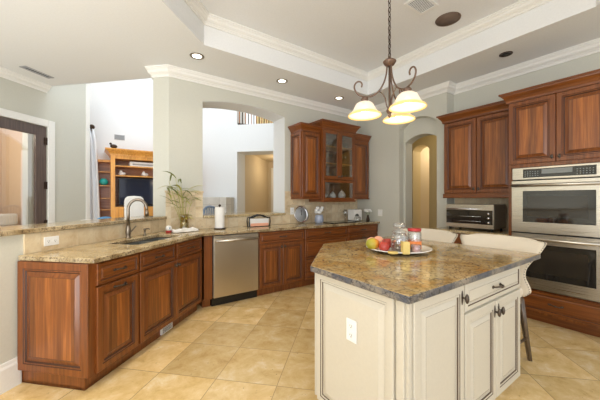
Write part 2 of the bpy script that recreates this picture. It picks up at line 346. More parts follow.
    def sweep(s, path, prof, mi=0, closed=False):     # path in x,y; prof (out, z), out = to the right of travel
        n = len(path); P = [Vector(p) for p in path]; rings = []
        for i in range(n):
            if closed: a, b = P[i]-P[i-1], P[(i+1) % n]-P[i]
            else: a = P[i]-P[i-1] if i else P[1]-P[0]; b = P[i+1]-P[i] if i < n-1 else P[i]-P[i-1]
            na = Vector((a.y, -a.x)).normalized(); nb = Vector((b.y, -b.x)).normalized()
            m_ = (na+nb); m_ = m_/(m_.length**2)*2 if m_.length > 1e-4 else na
            rings.append([s.V(P[i].x+m_.x*o, P[i].y+m_.y*o, z) for o, z in prof])
        k_ = len(prof)
        for i in range(n if closed else n-1):
            A, B = rings[i], rings[(i+1) % n]
            for k in range(k_): s.face([A[k], B[k], B[(k+1) % k_], A[(k+1) % k_]], mi)
        if not closed: s.face(rings[0][::-1], mi); s.face(rings[-1], mi)
        return s
    def build(s, name, mats, parent=None, loc=None, rz=0, bevel=0, solid_=0, fix=True):
        if fix: bmesh.ops.recalc_face_normals(s.bm, faces=s.bm.faces)
        me = bpy.data.meshes.new(name); s.bm.to_mesh(me); s.bm.free()
        for m in (mats if isinstance(mats, (list, tuple)) else [mats]): me.materials.append(M[m] if isinstance(m, str) else m)
        o = bpy.data.objects.new(name, me); C.objects.link(o)
        if parent: o.parent = parent
        if loc: o.location = loc
        if rz: o.rotation_euler = (0, 0, rz)
        if solid_:
            md = o.modifiers.new('thickness', 'SOLIDIFY'); md.thickness = solid_; md.offset = 0
        if bevel:
            md = o.modifiers.new('bevel', 'BEVEL'); md.width = bevel; md.segments = 2; md.limit_method = 'ANGLE'; md.angle_limit = math.radians(40)
        return o
def thing(name, label, cat, loc=(0, 0, 0), rz=0, group=None):
    o = bpy.data.objects.new(name, None); C.objects.link(o); o.empty_display_size = 0.1
    o.location = loc; o.rotation_euler = (0, 0, rz); o['label'] = label; o['category'] = cat
    if group: o['group'] = group
    return o
def tag(o, label, cat, group=None):
    o['label'] = label; o['category'] = cat
    if group: o['group'] = group
    return o
def struct(o): o['kind'] = 'structure'; return o
def copy_thing(root, loc, rz=None, label=None):
    r = root.copy(); C.objects.link(r); r.location = loc
    if rz is not None: r.rotation_euler = (0, 0, rz)
    if label: r['label'] = label
    for ch in list(root.children):
        c = ch.copy(); C.objects.link(c); c.parent = r
        for g in list(ch.children):
            d = g.copy(); C.objects.link(d); d.parent = c
    return r
def CD(t, q):                                          # point from coordinates along / across the diagonal run
    return ((t+q)*R2, (t-q)*R2)

# ---------------------------------------------------------------- floor and ceiling
struct(MB().prism([(-6.5, -3.2), (9, -3.2), (9, 9.5), (-6.5, 9.5)], -0.05, 0, 0).build('floor', 'floor'))
CZ = 3.0
tray = [(0.945, 3.17), (-0.40, 1.825), (-0.40, -0.40), (2.60, -0.40), (3.567, 0.567), (3.567, 3.17)]
# kitchen ceiling: ends on the diagonal towards the tall living room
outer = [(-4.5, -2.2), (4.5, -2.2), (4.5, 4.34), (0.73, 4.34), (-0.625, 5.695), (-4.5, 1.82)]
struct(MB().slab(outer, [tray], CZ, CZ+0.06).build('ceiling', 'ceil'))
mb = MB()
mb.slab([(-0.6, -0.6), (3.75, -0.6), (3.75, 3.35), (-0.6, 3.35)], [], 3.32, 3.38)
struct(mb.build('ceiling_tray', 'ceil'))
mb = MB()
for i in range(len(tray)):
    a, b = Vector(tray[i]), Vector(tray[(i+1) % len(tray)]); d = (b-a).normalized(); n = Vector((d.y, -d.x))
    cc = Vector((1.8, 1.5)); n = n if (a-cc).dot(n) > 0 else -n
    q = [a, b, b+n*0.04, a+n*0.04]
    if (q[1]-q[0]).cross(q[2]-q[1]) < 0: q = q[::-1]
    mb.prism([tuple(p) for p in q], CZ+0.06, 3.32)
struct(mb.build('ceiling_tray_side', 'ceil'))
crown = lambda zt, h=0.11, p=0.085: [(0.0, zt), (p, zt), (p, zt-0.014), (p*0.86, zt-0.016), (p*0.86, zt-0.026), (p*0.72, zt-h*0.34), (p*0.66, zt-h*0.52), (p*0.45, zt-h*0.66), (p*0.28, zt-h*0.70), (p*0.28, zt-h*0.76), (0.014, zt-h*0.82), (0.014, zt-h), (0, zt-h)]
def ccw(p): return sum(p[i][0]*p[(i+1) % len(p)][1]-p[(i+1) % len(p)][0]*p[i][1] for i in range(len(p))) > 0
tr = tray if not ccw(tray) else tray[::-1]             # clockwise: right of travel is inside
struct(MB().sweep(tr, crown(3.32, 0.10, 0.08), closed=True).build('trim_1', 'trim'))

# ---------------------------------------------------------------- kitchen walls
# back wall with pass-through arch, local x = X, front at y = 3.97
A0, A1, SILL = 1.165, 2.49, 1.055
def arch_z(x, x0, x1, zs, rise):
    h_ = (x1-x0)/2; rr = (h_*h_+rise*rise)/(2*rise); m_ = (x0+x1)/2
    return zs+math.sqrt(max(0, rr*rr-(x-m_)**2))-(rr-rise)
mb = MB(); Y0, Y1 = 3.97, 4.34
mb.prism([(0.74, Y0), (A0, Y0), (A0, Y1), (0.66, Y1), (0.58, 4.13)], 0, CZ)
mb.box(A1, 4.5, Y0, Y1, 0, CZ)
mb.box(A0, A1, Y0, Y1, 0, SILL)
N = 20
top = [(A0+(A1-A0)*i/N, arch_z(A0+(A1-A0)*i/N, A0, A1, 2.655, 0.075)) for i in range(N+1)]
for i in range(N):
    mb.prism_y([top[i], top[i+1], (top[i+1][0], CZ), (top[i][0], CZ)], Y0, Y1)
struct(mb.build('wall_back', 'wall'))
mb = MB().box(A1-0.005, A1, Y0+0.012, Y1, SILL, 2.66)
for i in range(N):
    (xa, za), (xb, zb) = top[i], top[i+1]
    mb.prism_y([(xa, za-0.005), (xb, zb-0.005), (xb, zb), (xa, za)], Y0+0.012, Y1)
struct(mb.build('daylit_reveal_lining', 'wall_cool'))  # added pale lining: living room daylight put into the reveal's colour
# arched doorway wall, facing -X at 4.17, local frame rotated -90: x -> -Y, y -> +X
WX = 4.17
def on_right(name, mb, mats, bevel=0, parent=None, X=WX): return mb.build(name, mats, parent, loc=(X, 0, 0), rz=-PI/2, bevel=bevel)
mb = MB()     # local x = -Y
mb.box(-3.97, -3.0, 0, 0.3, 0, CZ); mb.box(-2.35, -2.2, 0, 0.3, 0, CZ)
o0, o1 = -3.0, -2.35
tp = [(o0+(o1-o0)*i/N, arch_z(o0+(o1-o0)*i/N, o0, o1, 2.50, 0.13)) for i in range(N+1)]
for i in range(N): mb.prism_y([tp[i], tp[i+1], (tp[i+1][0], CZ), (tp[i][0], CZ)], 0, 0.3)
# inner plane of the recess
mb.box(-3.0, -2.965, 0.11, 0.3, 0, 2.7); mb.box(-2.385, -2.35, 0.11, 0.3, 0, 2.7)
i0_, i1_ = -2.965, -2.385
tp = [(i0_+(i1_-i0_)*i/N, arch_z(i0_+(i1_-i0_)*i/N, i0_, i1_, 2.27, 0.10)) for i in range(N+1)]
for i in range(N): mb.prism_y([tp[i], tp[i+1], (tp[i+1][0], 2.7), (tp[i][0], 2.7)], 0.11, 0.3)
struct(on_right('wall_arch', mb, 'wall'))
struct(on_right('trim_2', MB().box(-3.21, -3.0, -0.012, 0.0, 0, CZ-0.11), 'wall'))
mb = MB(); mb.box(-2.2, 2.2, 0, 0.1, 0, CZ)
struct(mb.build('wall_right', 'wall', loc=(4.37, 0, 0), rz=-PI/2))
# crown mouldings: along the pillar, back wall, arch wall, return and oven wall
path = [(0.66, 4.34), (0.58, 4.13), (0.74, 3.97), (WX, 3.97), (WX, 2.2), (4.37, 2.2), (4.37, -2.0)]
struct(MB().sweep(path, crown(CZ, 0.12)).build('trim_3', 'trim'))
# half wall under the raised bar (diagonal) and its baseboard
S = -3.29*R2                                            # across coordinate of its kitchen face
def diag(x0, x1, y0, y1):                               # rectangle in along / depth coordinates -> polygon
    return [CD(x0, S-y0), CD(x1, S-y0), CD(x1, S-y1), CD(x0, S-y1)]
t_end = 3.33
struct(MB().prism(diag(-1.6, t_end, 0, 0.13), 0, 1.06).build('wall_bar', 'wall'))
bb = [(0, 0), (0.018, 0), (0.018, 0.155), (0.014, 0.165), (0.010, 0.17), (0.008, 0.19), (0, 0.195)]
struct(MB().sweep([CD(-1.6, S), CD(1.675, S)], bb).build('baseboard_left', 'trim'))
# door wall, facing the kitchen along the same diagonal
SD = -6.32*R2
dt0, dt1 = 2.60, 3.585                                  # doorway along the wall (door leaf)
def dwall(x0, x1, y0, y1, z0, z1, mb, mi=0): mb.prism([CD(x0, SD-y0), CD(x1, SD-y0), CD(x1, SD-y1), CD(x0, SD-y1)], z0, z1, mi)
mb = MB(); dwall(-2.5, dt0, 0, 0.14, 0, 5.5, mb); dwall(dt1, 4.22, 0, 0.14, 0, 5.5, mb); dwall(dt0, dt1, 0, 0.14, 2.40, 5.5, mb)
struct(mb.build('wall_left', 'wall'))
struct(MB().sweep([CD(-2.0, SD), CD(3.575, SD)], crown(CZ, 0.10, 0.09)).build('trim_4', 'trim'))
struct(MB().sweep([CD(3.70, SD), CD(4.2, SD)], bb).build('baseboard_door', 'trim'))
# living room beyond: television wall, doorway wall with balcony, stone half wall
struct(MB().box(-0.30, 1.85, 6.9, 7.0, 0, 5.5).build('wall_living', 'wall_cool'))
K = 8.7*R2                                              # distance of the doorway wall along the diagonal
def lwall(q0, q1, t0, t1, z0, z1, mb, mi=0): mb.prism([CD(t0, q1), CD(t1, q1), CD(t1, q0), CD(t0, q0)][::-1], z0, z1, mi)
mb = MB()
ql, qr = (2.568-6.132)*R2, (2.568-6.132)*R2+1.25        # doorway
lwall(-3.62, ql, K, K+0.5, 0, 3.0, mb); lwall(qr, -0.85, K, K+0.5, 0, 5.5, mb); lwall(ql, qr, K, K+0.5, 2.39, 3.0, mb)
lwall(-3.62, ql, K, K+0.5, 3.0, 5.5, mb); lwall(ql, qr, K, K+0.5, 4.2, 5.5, mb)
struct(mb.build('wall_doorway', 'wall_cool'))
mb = MB()
lwall(ql-0.1, qr+0.1, K+2.6, K+2.7, 0, 3.0, mb); lwall(ql-0.1, ql-0.02, K+0.5, K+2.6, 0, 3.0, mb); lwall(qr+0.02, qr+0.1, K+0.5, K+2.6, 0, 3.0, mb)
lwall(ql-0.1, qr+0.1, K+0.5, K+2.7, 2.5, 2.6, mb)
struct(mb.build('wall_passage', 'wall_beige'))
mb = MB(); lwall(ql+0.08, ql+0.22, K+2.55, K+2.6, 0, 2.2, mb); lwall(ql+0.85, ql+0.95, K+2.55, K+2.6, 0, 2.2, mb); lwall(ql+0.08, ql+0.95, K+2.55, K+2.6, 2.2, 2.3, mb)
struct(mb.build('trim_5', 'trim'))
mb = MB(); lwall(ql-0.3, qr+0.3, K+2.2, K+2.3, 3.0, 5.5, mb)
struct(mb.build('wall_balcony', 'wall_yellow'))
mb = MB(); lwall(-3.40, ql-0.06, K-0.45, K, 0, 1.36, mb)
tag(mb.build('stone_half_wall', 'stone', bevel=0.01), 'low pale stone half wall beside the living room doorway', 'half wall')
struct(MB().prism([(-1.6, 4.7), (0.55, 4.34), (4.6, 4.34), (5.5, 6.0), (5.5, 8.5), (-1.6, 8.5)], 5.5, 5.56).build('ceiling_living', 'ceil'))
# hall behind the arched doorway
mb = MB()
mb.box(4.47, 5.6, 4.3, 4.4, 0, 3.0); mb.box(4.47, 7.2, 1.6, 1.7, 0, 3.0)
struct(mb.build('wall_hall_side', 'wall_yellow'))
mb = MB()     # local x = -Y at X = 5.6
mb.box(-4.4, -3.70, 0, 0.3, 0, 3.0); mb.box(-3.32, -1.7, 0, 0.3, 0, 3.0)
tp = [(-3.70+0.38*i/N, arch_z(-3.70+0.38*i/N, -3.70, -3.32, 2.36, 0.11)) for i in range(N+1)]
for i in range(N): mb.prism_y([tp[i], tp[i+1], (tp[i+1][0], 3.0), (tp[i][0], 3.0)], 0, 0.3)
struct(mb.build('wall_hall', 'wall_yellow', loc=(5.6, 0, 0), rz=-PI/2))
struct(MB().box(5.9, 7.0, 3.75, 3.85, 0, 3.0).box(6.9, 7.0, 2.6, 3.85, 0, 3.0).build('wall_hall_end', 'wall_beige'))
struct(MB().box(4.47, 7.2, 1.6, 4.4, 3.0, 3.06).build('ceiling_hall', 'ceil'))
# room seen through the glazed door
mb = MB(); dwall(0.9, 4.36, 1.9, 2.0, 0, 3.0, mb); dwall(4.30, 4.36, 0.17, 1.9, 0, 3.0, mb)
struct(mb.build('wall_sunroom', 'wall_pink'))
mb = MB(); dwall(3.545, 3.78, 0.30, 0.40, 0, 3.0, mb)
struct(mb.build('wall_sunroom_post', 'wall'))

# ---------------------------------------------------------------- joinery helpers
def panel_prof(frame=0.058, th=0.02, g=1):
    return [(0, 0, 0), (0.0, th-0.004, 0), (0.004, th, 0), (frame-0.016, th, g), (frame-0.011, th-0.004, 0), (frame-0.003, th-0.003, g), (frame+0.006, th-0.012, 0), (frame+0.010, th-0.012, 0),
            (frame+0.038, th-0.001, g), (frame+0.041, th-0.002, 0)]
def drawer_prof(th=0.02, g=1):
    return [(0, 0, 0), (0, th-0.004, 0), (0.004, th, 0), (0.024, th, g), (0.030, th-0.007, 0), (0.036, th-0.007, 0), (0.046, th-0.001, g), (0.048, th-0.001, 0)]
def knob(parent, x, z, mat='pewter', y=-0.02, tall=1.0):
    mb = MB()
    mb.cyl((x, y, z), (x, y-0.018, z), 0.006, 8)
    mb.ball((x, y-0.025, z), 0.012, 0.010, 0.017*tall, 10, n=6)
    mb.ball((x, y-0.001, z), 0.010, 0.003, 0.026*tall, 10, n=6)
    return mb.build('knob', mat, parent)
def pull(parent, x, z, mat='pewter', y=-0.02, w=0.10):
    mb = MB()
    pts = [(x+w/2*math.cos(PI*(1-i/8)), y-0.004-0.026*math.sin(PI*i/8)**0.6, z+0.004*math.sin(2*PI*i/8)) for i in range(9)]
    mb.tube(pts, 0.0052, 8)
    for s_ in (-1, 1): mb.ball((x+s_*w/2, y-0.002, z), 0.015, 0.004, 0.010, 10, n=6)
    mb.ball((x, y-0.030, z), 0.014, 0.007, 0.008, 10, n=6)
    return mb.build('handle', mat, parent)
def door(parent, x0, x1, z0, z1, mats, hw=None, name='door', frame=0.058, glass=None):
    d = MB().rings(x0, x1, z0, z1, panel_prof(frame), 2 if len(mats) > 2 else 0).build(name, mats, parent)
    if hw: kind, hx, hz = hw; (knob if kind == 'k' else pull)(d, hx, hz)
    return d
def drawer(parent, x0, x1, z0, z1, mats, handle=True):
    d = MB().rings(x0, x1, z0, z1, drawer_prof()).build('drawer', mats, parent)
    if handle: pull(d, (x0+x1)/2, (z0+z1)/2)
    return d
W = ['cherry', 'glaze', 'cherry_panel']; WH = ['cherry_h', 'glaze']; CR = ['cream', 'cream_glaze']
ZD0, ZD1, ZT0, ZT1 = 0.11, 0.70, 0.716, 0.864           # door and drawer heights of base cabinets
def base_body(t, w, depth, toe=True, mats='cherry', top=0.876):
    MB().box(0, w, 0, depth, 0.10, top).build('body', mats, t)
    if toe: MB().box(0, w, 0.055, depth, 0, 0.10).build('toe_kick', mats, t)

# ---------------------------------------------------------------- diagonal run of base cabinets
QF = -2.425*R2 - 0.02                                   # cabinet body front
DEP = QF-S-0.012
def left_cab(name, label, t0, w): return thing(name, label, 'cabinet', (*CD(t0, QF), 0), PI/4)
c = left_cab('base_cabinet', 'cherry base cabinet at the free end of the diagonal run, with raised end panel', 1.685, 0.428)
base_body(c, 0.428, DEP)
drawer(c, 0.024, 0.418, ZT0, ZT1, WH)
door(c, 0.024, 0.418, ZD0, ZD1, W, ('p', 0.22, 0.665))
ep = MB().box(-0.014, 0, 0, DEP, 0.10, 0.876).build('end_panel', 'cherry', c)
MB().rings(0.0, DEP, 0.105, 0.874, panel_prof(0.065), 2).build('raised_panel', W, ep, loc=(-0.014, DEP, 0), rz=-PI/2)
MB().box(-0.002, 0.0, 0.055, DEP, 0, 0.10).build('end_toe_board', 'cherry', c)
MB().sweep([(-0.002, DEP), (-0.002, 0.055), (0.428, 0.055)][::-1], [(0, 0), (0.018, 0), (0.016, 0.008), (0.006, 0.02), (0, 0.022)][::-1]).build('toe_moulding', 'cherry', c)
c = left_cab('sink_cabinet', 'cherry sink base cabinet with two doors under two false drawer fronts', 2.113, 1.03)
MB().box(0, 1.03, 0, DEP, 0.10, 0.69).box(0, 1.03, 0, 0.085, 0.69, 0.876).box(0, 1.03, 0.45, DEP, 0.69, 0.876).box(0, 0.10, 0.085, 0.45, 0.69, 0.876).box(0.85, 1.03, 0.085, 0.45, 0.69, 0.876).build('body', 'cherry', c)
MB().box(0, 1.03, 0.055, DEP, 0, 0.10).build('toe_kick', 'cherry', c)
drawer(c, 0.008, 0.492, ZT0, ZT1, WH); drawer(c, 0.520, 1.012, ZT0, ZT1, WH)
door(c, 0.008, 0.502, ZD0, ZD1, W, ('k', 0.482, 0.655)); door(c, 0.508, 1.012, ZD0, ZD1, W, ('k', 0.528, 0.655))
mb = MB().box(0.36, 0.53, 0.038, 0.055, 0.012, 0.088)
for i in range(6): mb.box(0.375, 0.515, 0.035, 0.038, 0.024+i*0.010, 0.0262+i*0.010, 1)
tag(mb.build('toe_kick_vent', ['white', 'dark'], loc=c.location, rz=PI/4), 'small white floor vent set in the toe kick under the sink', 'vent')
# ---------------------------------------------------------------- back run
YB = 3.465
def back_cab(name, label, x0): return thing(name, label, 'cabinet', (x0, YB, 0), 0)
c = back_cab('filler_cabinet', 'narrow plain cherry filler between the diagonal run and the dishwasher', 1.03)
MB().prism([(0, 0), (0.095, 0), (0.095, 0.4), (0.0, 0.4)], 0.10, 0.876).build('body', 'cherry', c)
MB().box(0, 0.095, -0.02, 0, 0.11, 0.866).build('filler_panel', 'cherry', c)
MB().box(0, 0.095, 0.055, 0.4, 0, 0.10).build('toe_kick', 'cherry', c)
c = back_cab('base_cabinet', 'cherry base cabinet right of the dishwasher, one wide drawer over two doors', 1.757)
base_body(c, 0.752, 0.49)
drawer(c, 0.006, 0.742, ZT0, ZT1, WH); door(c, 0.006, 0.371, ZD0, ZD1, W, ('k', 0.347, 0.65)); door(c, 0.377, 0.742, ZD0, ZD1, W, ('k', 0.401, 0.65))
c = back_cab('drawer_cabinet', 'cherry base cabinet with three stacked drawers under the glass-door cupboard', 2.512)
base_body(c, 0.882, 0.49)
drawer(c, 0.008, 0.874, ZT0, ZT1, WH); drawer(c, 0.008, 0.874, 0.42, 0.70, WH); drawer(c, 0.008, 0.874, 0.11, 0.404, WH)
c = back_cab('base_cabinet', 'cherry base cabinet at the far right end of the back counter, drawer over two doors', 3.397)
base_body(c, 0.755, 0.49)
drawer(c, 0.008, 0.747, ZT0, ZT1, WH); door(c, 0.008, 0.374, ZD0, ZD1, W, ('k', 0.35, 0.65)); door(c, 0.380, 0.747, ZD0, ZD1, W, ('k', 0.404, 0.65))
# dishwasher
dw = thing('dishwasher', 'stainless steel dishwasher with a bar handle between the cherry cabinets', 'dishwasher', (1.13, YB, 0), 0)
MB().box(0.004, 0.618, 0.01, 0.48, 0.10, 0.872).build('tub', 'black', dw)
dd = MB().box(0.012, 0.610, -0.028, 0.01, 0.112, 0.866).build('door', 'steel_v', dw, bevel=0.004)
MB().box(0.014, 0.608, -0.030, -0.028, 0.835, 0.864).build('control_strip', 'steel', dd)
mb = MB().cyl((0.03, -0.062, 0.805), (0.592, -0.062, 0.805), 0.016, 12)
for x in (0.05, 0.572): mb.cyl((x, -0.062, 0.805), (x, -0.026, 0.805), 0.010, 8)
mb.build('handle', 'steel', dd)
MB().box(0.004, 0.618, 0.03, 0.45, 0, 0.10).build('toe_kick', 'black', dw)

# ---------------------------------------------------------------- counters, sink, backsplash
fe = -2.39*R2; bk = -3.272*R2
p_end = CD(1.655, fe)
outer = [p_end, (1.02, 3.41), (4.163, 3.41), (4.163, 3.956), (3.956-3.272, 3.956), CD(1.655, bk)]
hole = [CD(t, q) for t, q in ((2.23, -1.835), (2.94, -1.835), (2.94, -2.16), (2.23, -2.16))]
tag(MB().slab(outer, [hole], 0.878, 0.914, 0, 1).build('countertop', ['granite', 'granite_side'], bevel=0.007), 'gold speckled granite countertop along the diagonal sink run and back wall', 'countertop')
sk = thing('kitchen_sink', 'dark undermount double kitchen sink cut into the diagonal granite counter', 'sink', (*CD(2.23, -1.835), 0.70), PI/4)
def bowl(x0, x1, y0, y1, z0, z1, th=0.004):
    m_ = MB(); m_.box(x0, x1, y0, y1, z0-th, z0); m_.box(x0-th, x0, y0, y1, z0-th, z1); m_.box(x1, x1+th, y0, y1, z0-th, z1)
    m_.box(x0-th, x1+th, y0-th, y0, z0-th, z1); m_.box(x0-th, x1+th, y1, y1+th, z0-th, z1)
    m_.lathe([(0.0, 0.002), (0.03, 0.002), (0.035, 0.0)], ((x0+x1)/2, (y0+y1)/2, z0), 16)
    return m_
bowl(0.004, 0.42, 0.004, 0.321, 0.0, 0.176).build('bowl', 'sinkm', sk)
bowl(0.445, 0.706, 0.004, 0.321, 0.02, 0.176).build('bowl', 'sinkm', sk)
# backsplash pieces, local x along the wall, front facing -y
bs = MB().box(-1.63+0.0, 0, 0, 0.012, 0.914, 1.058)
tag(bs.build('backsplash', 'splash', loc=(*CD(3.33, S+0.012), 0), rz=PI/4), 'travertine tile backsplash below the raised bar behind the sink', 'backsplash')
mb = MB().box(0.70, 1.165, 3.958, 3.97, 0.914, 1.40).box(0.69, 1.172, 3.948, 3.97, 1.40, 1.425)
tag(mb.build('backsplash', 'splash'), 'tall travertine tile panel on the pillar behind the plant vase', 'backsplash')
mb = MB().box(1.165, 2.49, 3.958, 3.97, 0.914, 1.053)
tag(mb.build('backsplash', 'splash'), 'low travertine tile strip under the pass-through arch sill', 'backsplash')
mb = MB().box(2.49, 4.158, 3.958, 3.97, 0.914, 1.42); mb.box(2.485, 2.595, 3.945, 3.97, 1.42, 1.445)
tag(mb.build('backsplash', 'splash'), 'travertine tile backsplash below the hanging cupboards on the back wall', 'backsplash')
# raised bar top and sill
qk = -3.245*R2; qb = -3.80*R2
ye = 3.935
bar = [CD(-1.6, qk), (0.745-0.0, 0.745+3.245), (0.58, 4.13), CD(3.33, qb), CD(-1.6, qb)]
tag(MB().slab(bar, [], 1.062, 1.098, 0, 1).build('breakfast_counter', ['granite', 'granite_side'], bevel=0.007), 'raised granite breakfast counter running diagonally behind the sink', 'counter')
tag(MB().box(A0+0.002, A1-0.002, ye, 4.50, 1.056, 1.092).build('pass_through_sill', 'granite', bevel=0.006), 'granite sill in the arched pass-through of the back wall', 'sill')

# ---------------------------------------------------------------- faucet and sink-side items
fx = thing('faucet', 'brushed nickel gooseneck faucet behind the sink', 'faucet', (*CD(2.60, -2.245), 0.914), PI/4)
mb = MB().lathe([(0, 0), (0.030, 0), (0.030, 0.006), (0.020, 0.014), (0.022, 0.03), (0.026, 0.06), (0.024, 0.10), (0.016, 0.125), (0.014, 0.13), (0, 0.13)], seg=20)
mb.build('faucet_body', 'nickel', fx)
pts = [(0, 0, 0.12), (0, 0, 0.24)]
for i in range(13):
    a = PI*i/12*1.05; pts.append((0.0+0.052*(1-math.cos(a)), -0.066*(1-math.cos(a)), 0.295+0.10*math.sin(a)))
MB().tube(pts, 0.0145, 12).build('spout', 'nickel', fx)
e = Vector(pts[-1]); MB().tube([e+Vector((0, 0, 0.01)), e+Vector((0.002, -0.001, -0.02)), e+Vector((0.006, -0.004, -0.06))], [0.014, 0.018, 0.020], 12).build('spray_head', 'nickel', fx)
MB().tube([(0.015, 0, 0.055), (0.05, -0.005, 0.075), (0.10, -0.01, 0.115)], [0.012, 0.008, 0.005], 10).build('lever', 'nickel', fx)
sd = thing('soap_dispenser', 'short nickel soap dispenser on the counter right of the faucet', 'soap dispenser', (*CD(2.83, -2.235), 0.914), PI/4)
MB().lathe([(0, 0), (0.018, 0), (0.018, 0.008), (0.011, 0.012), (0.010, 0.055), (0.014, 0.06), (0.014, 0.075), (0, 0.078)], seg=14).build('base', 'nickel', sd)
MB().tube([(0, 0, 0.07), (0.0, -0.05, 0.075), (0.0, -0.06, 0.068)], 0.006, 8).build('nozzle', 'nickel', sd)
t = thing('scrub_brush', 'small round white and red scrub brush standing on the counter', 'scrub brush', (0.69, 3.715, 0.914), 0)
MB().lathe([(0, 0), (0.03, 0), (0.034, 0.012), (0.03, 0.022), (0, 0.024)], seg=16).build('bristles', 'redlid', t)
MB().lathe([(0, 0.024), (0.028, 0.026), (0.036, 0.045), (0.034, 0.07), (0.018, 0.085), (0, 0.088)], seg=16).build('head', 'offwhite', t)
MB().ball((0.005, -0.03, 0.055), 0.012, 0.008, 0.012, 10, n=6).build('grip', 'bluec', t)
mb = MB(); rr = random.Random(3)                        # folded white dish cloth
nx, ny = 22, 14; g = []
for i in range(nx+1):
    row = []
    for j in range(ny+1):
        u, v = i/nx, j/ny
        z = 0.022+0.012*math.sin(7*u+3*v)+0.008*math.sin(13*u-6*v)+0.006*math.sin(22*v)
        ed = min(u, 1-u, v, 1-v)
        if ed < 0.04: z = 0.003
        row.append(mb.V(0.30*(u-0.5)*(1+0.05*math.sin(6*v)), 0.15*(v-0.5)*(1+0.1*math.sin(5*u)), z))
    g.append(row)
for i in range(nx):
    for j in range(ny): mb.face([g[i][j], g[i+1][j], g[i+1][j+1], g[i][j+1]], 0, True)
tag(mb.build('dish_cloth', 'cloth', loc=(0.87, 3.70, 0.916), rz=0.25, solid_=0.004), 'crumpled white dish cloth on the counter corner beside the vase', 'cloth')
# plant in a glass vase
pv = thing('vase_plant', 'glass vase of thin arching green leaves on the counter corner', 'plant', (0.90, 3.855, 0.914), 0)
MB().lathe([(0, 0), (0.05, 0), (0.058, 0.01), (0.058, 0.02), (0.05, 0.08), (0.05, 0.17), (0.06, 0.205), (0.056, 0.205), (0.046, 0.17), (0.046, 0.08), (0.052, 0.02), (0, 0.012)], seg=20).build('vase', 'amber', pv)
MB().lathe([(0, 0.014), (0.044, 0.016), (0.044, 0.11), (0, 0.112)], seg=16).build('water', 'leafy', pv)
def blade(mb, base, az, el, ln, w, droop, mi, tw=0):
    pts = []; p = Vector(base); e = el
    for i in range(9):
        pts.append(p.copy()); p += Vector((math.cos(az)*math.cos(e), math.sin(az)*math.cos(e), math.sin(e)))*ln/8; e -= droop/8
    side = Vector((-math.sin(az), math.cos(az), 0.25)).normalized(); pr = None
    for i, q in enumerate(pts):
        ww = w*math.sin(PI*min(1, (i+0.6)/8.6))**0.7
        a, b = mb.V(*(q-side*ww)), mb.V(*(q+side*ww))
        if pr: mb.face([pr[0], a, b, pr[1]], mi, True)
        pr = (a, b)
mb = MB()
for k in range(12):
    r2 = random.Random(40+k); az = rnd.uniform(0, 2*PI); hgt = rnd.uniform(0.36, 0.66)
    lean = 0.07+0.16*rnd.random(); x, y = math.cos(az)*lean, math.sin(az)*lean*0.5
    y = min(y, 0.03)
    mb.tube([(x*0.1, y*0.1, 0.03), (x*0.45, y*0.4, hgt*0.5), (x, y, hgt)], [0.0035, 0.003, 0.002], 6, 1)
    for j in range(3):
        a2 = rnd.uniform(PI*0.95, 2.05*PI)
        blade(mb, (x*(0.7+0.1*j), y*0.8, hgt*(0.7+0.15*j)), a2, rnd.uniform(0.3, 1.2), rnd.uniform(0.16, 0.30), 0.011, rnd.uniform(0.9, 2.0), 0 if rnd.random() < 0.6 else 1)
for k in range(7):
    blade(mb, (0, 0, 0.16), rnd.uniform(PI, 2*PI), rnd.uniform(0.3, 1.3), rnd.uniform(0.08, 0.16), 0.010, 1.6, 1)
mb.build('foliage', ['leaf', 'leafy'], pv, fix=False)
# paper towel
pt = thing('paper_towel_holder', 'upright paper towel roll on a dark stand below the arch', 'paper towels', (1.335, 3.775, 0.914), 0)
MB().lathe([(0, 0), (0.075, 0), (0.078, 0.006), (0.07, 0.014), (0, 0.014)], seg=24).build('base', 'bronze', pt)
MB().lathe([(0.02, 0.016), (0.062, 0.016), (0.063, 0.02), (0.063, 0.288), (0.061, 0.292), (0.02, 0.292)], seg=28).build('paper_roll', 'paper', pt)
MB().lathe([(0.006, 0.014), (0.006, 0.30), (0.016, 0.305), (0.018, 0.32), (0.008, 0.33), (0, 0.332)], seg=12).build('post', 'bronze', pt)
# napkin holder
nh = thing('napkin_holder', 'black arched metal napkin holder filled with white and pink napkins', 'napkin holder', (1.93, 3.80, 0.914), 0.0)
mb = MB(); mb.box(-0.17, 0.17, -0.035, 0.035, 0, 0.008)
for y in (-0.035, 0.035):
    mb.tube([(-0.16, y, 0), (-0.17, y, 0.08), (-0.165, y, 0.13), (-0.11, y, 0.135), (-0.06, y, 0.16), (0, y, 0.172), (0.06, y, 0.16), (0.11, y, 0.135), (0.165, y, 0.13), (0.17, y, 0.08), (0.16, y, 0)], 0.009, 8)
mb.build('frame', 'black', nh)
MB().box(-0.15, 0.15, -0.026, 0.026, 0.009, 0.115).build('napkins', 'paper', nh)
mb = MB().box(-0.145, 0.145, -0.032, -0.027, 0.009, 0.05); mb.build('front_napkin', 'peach', nh)
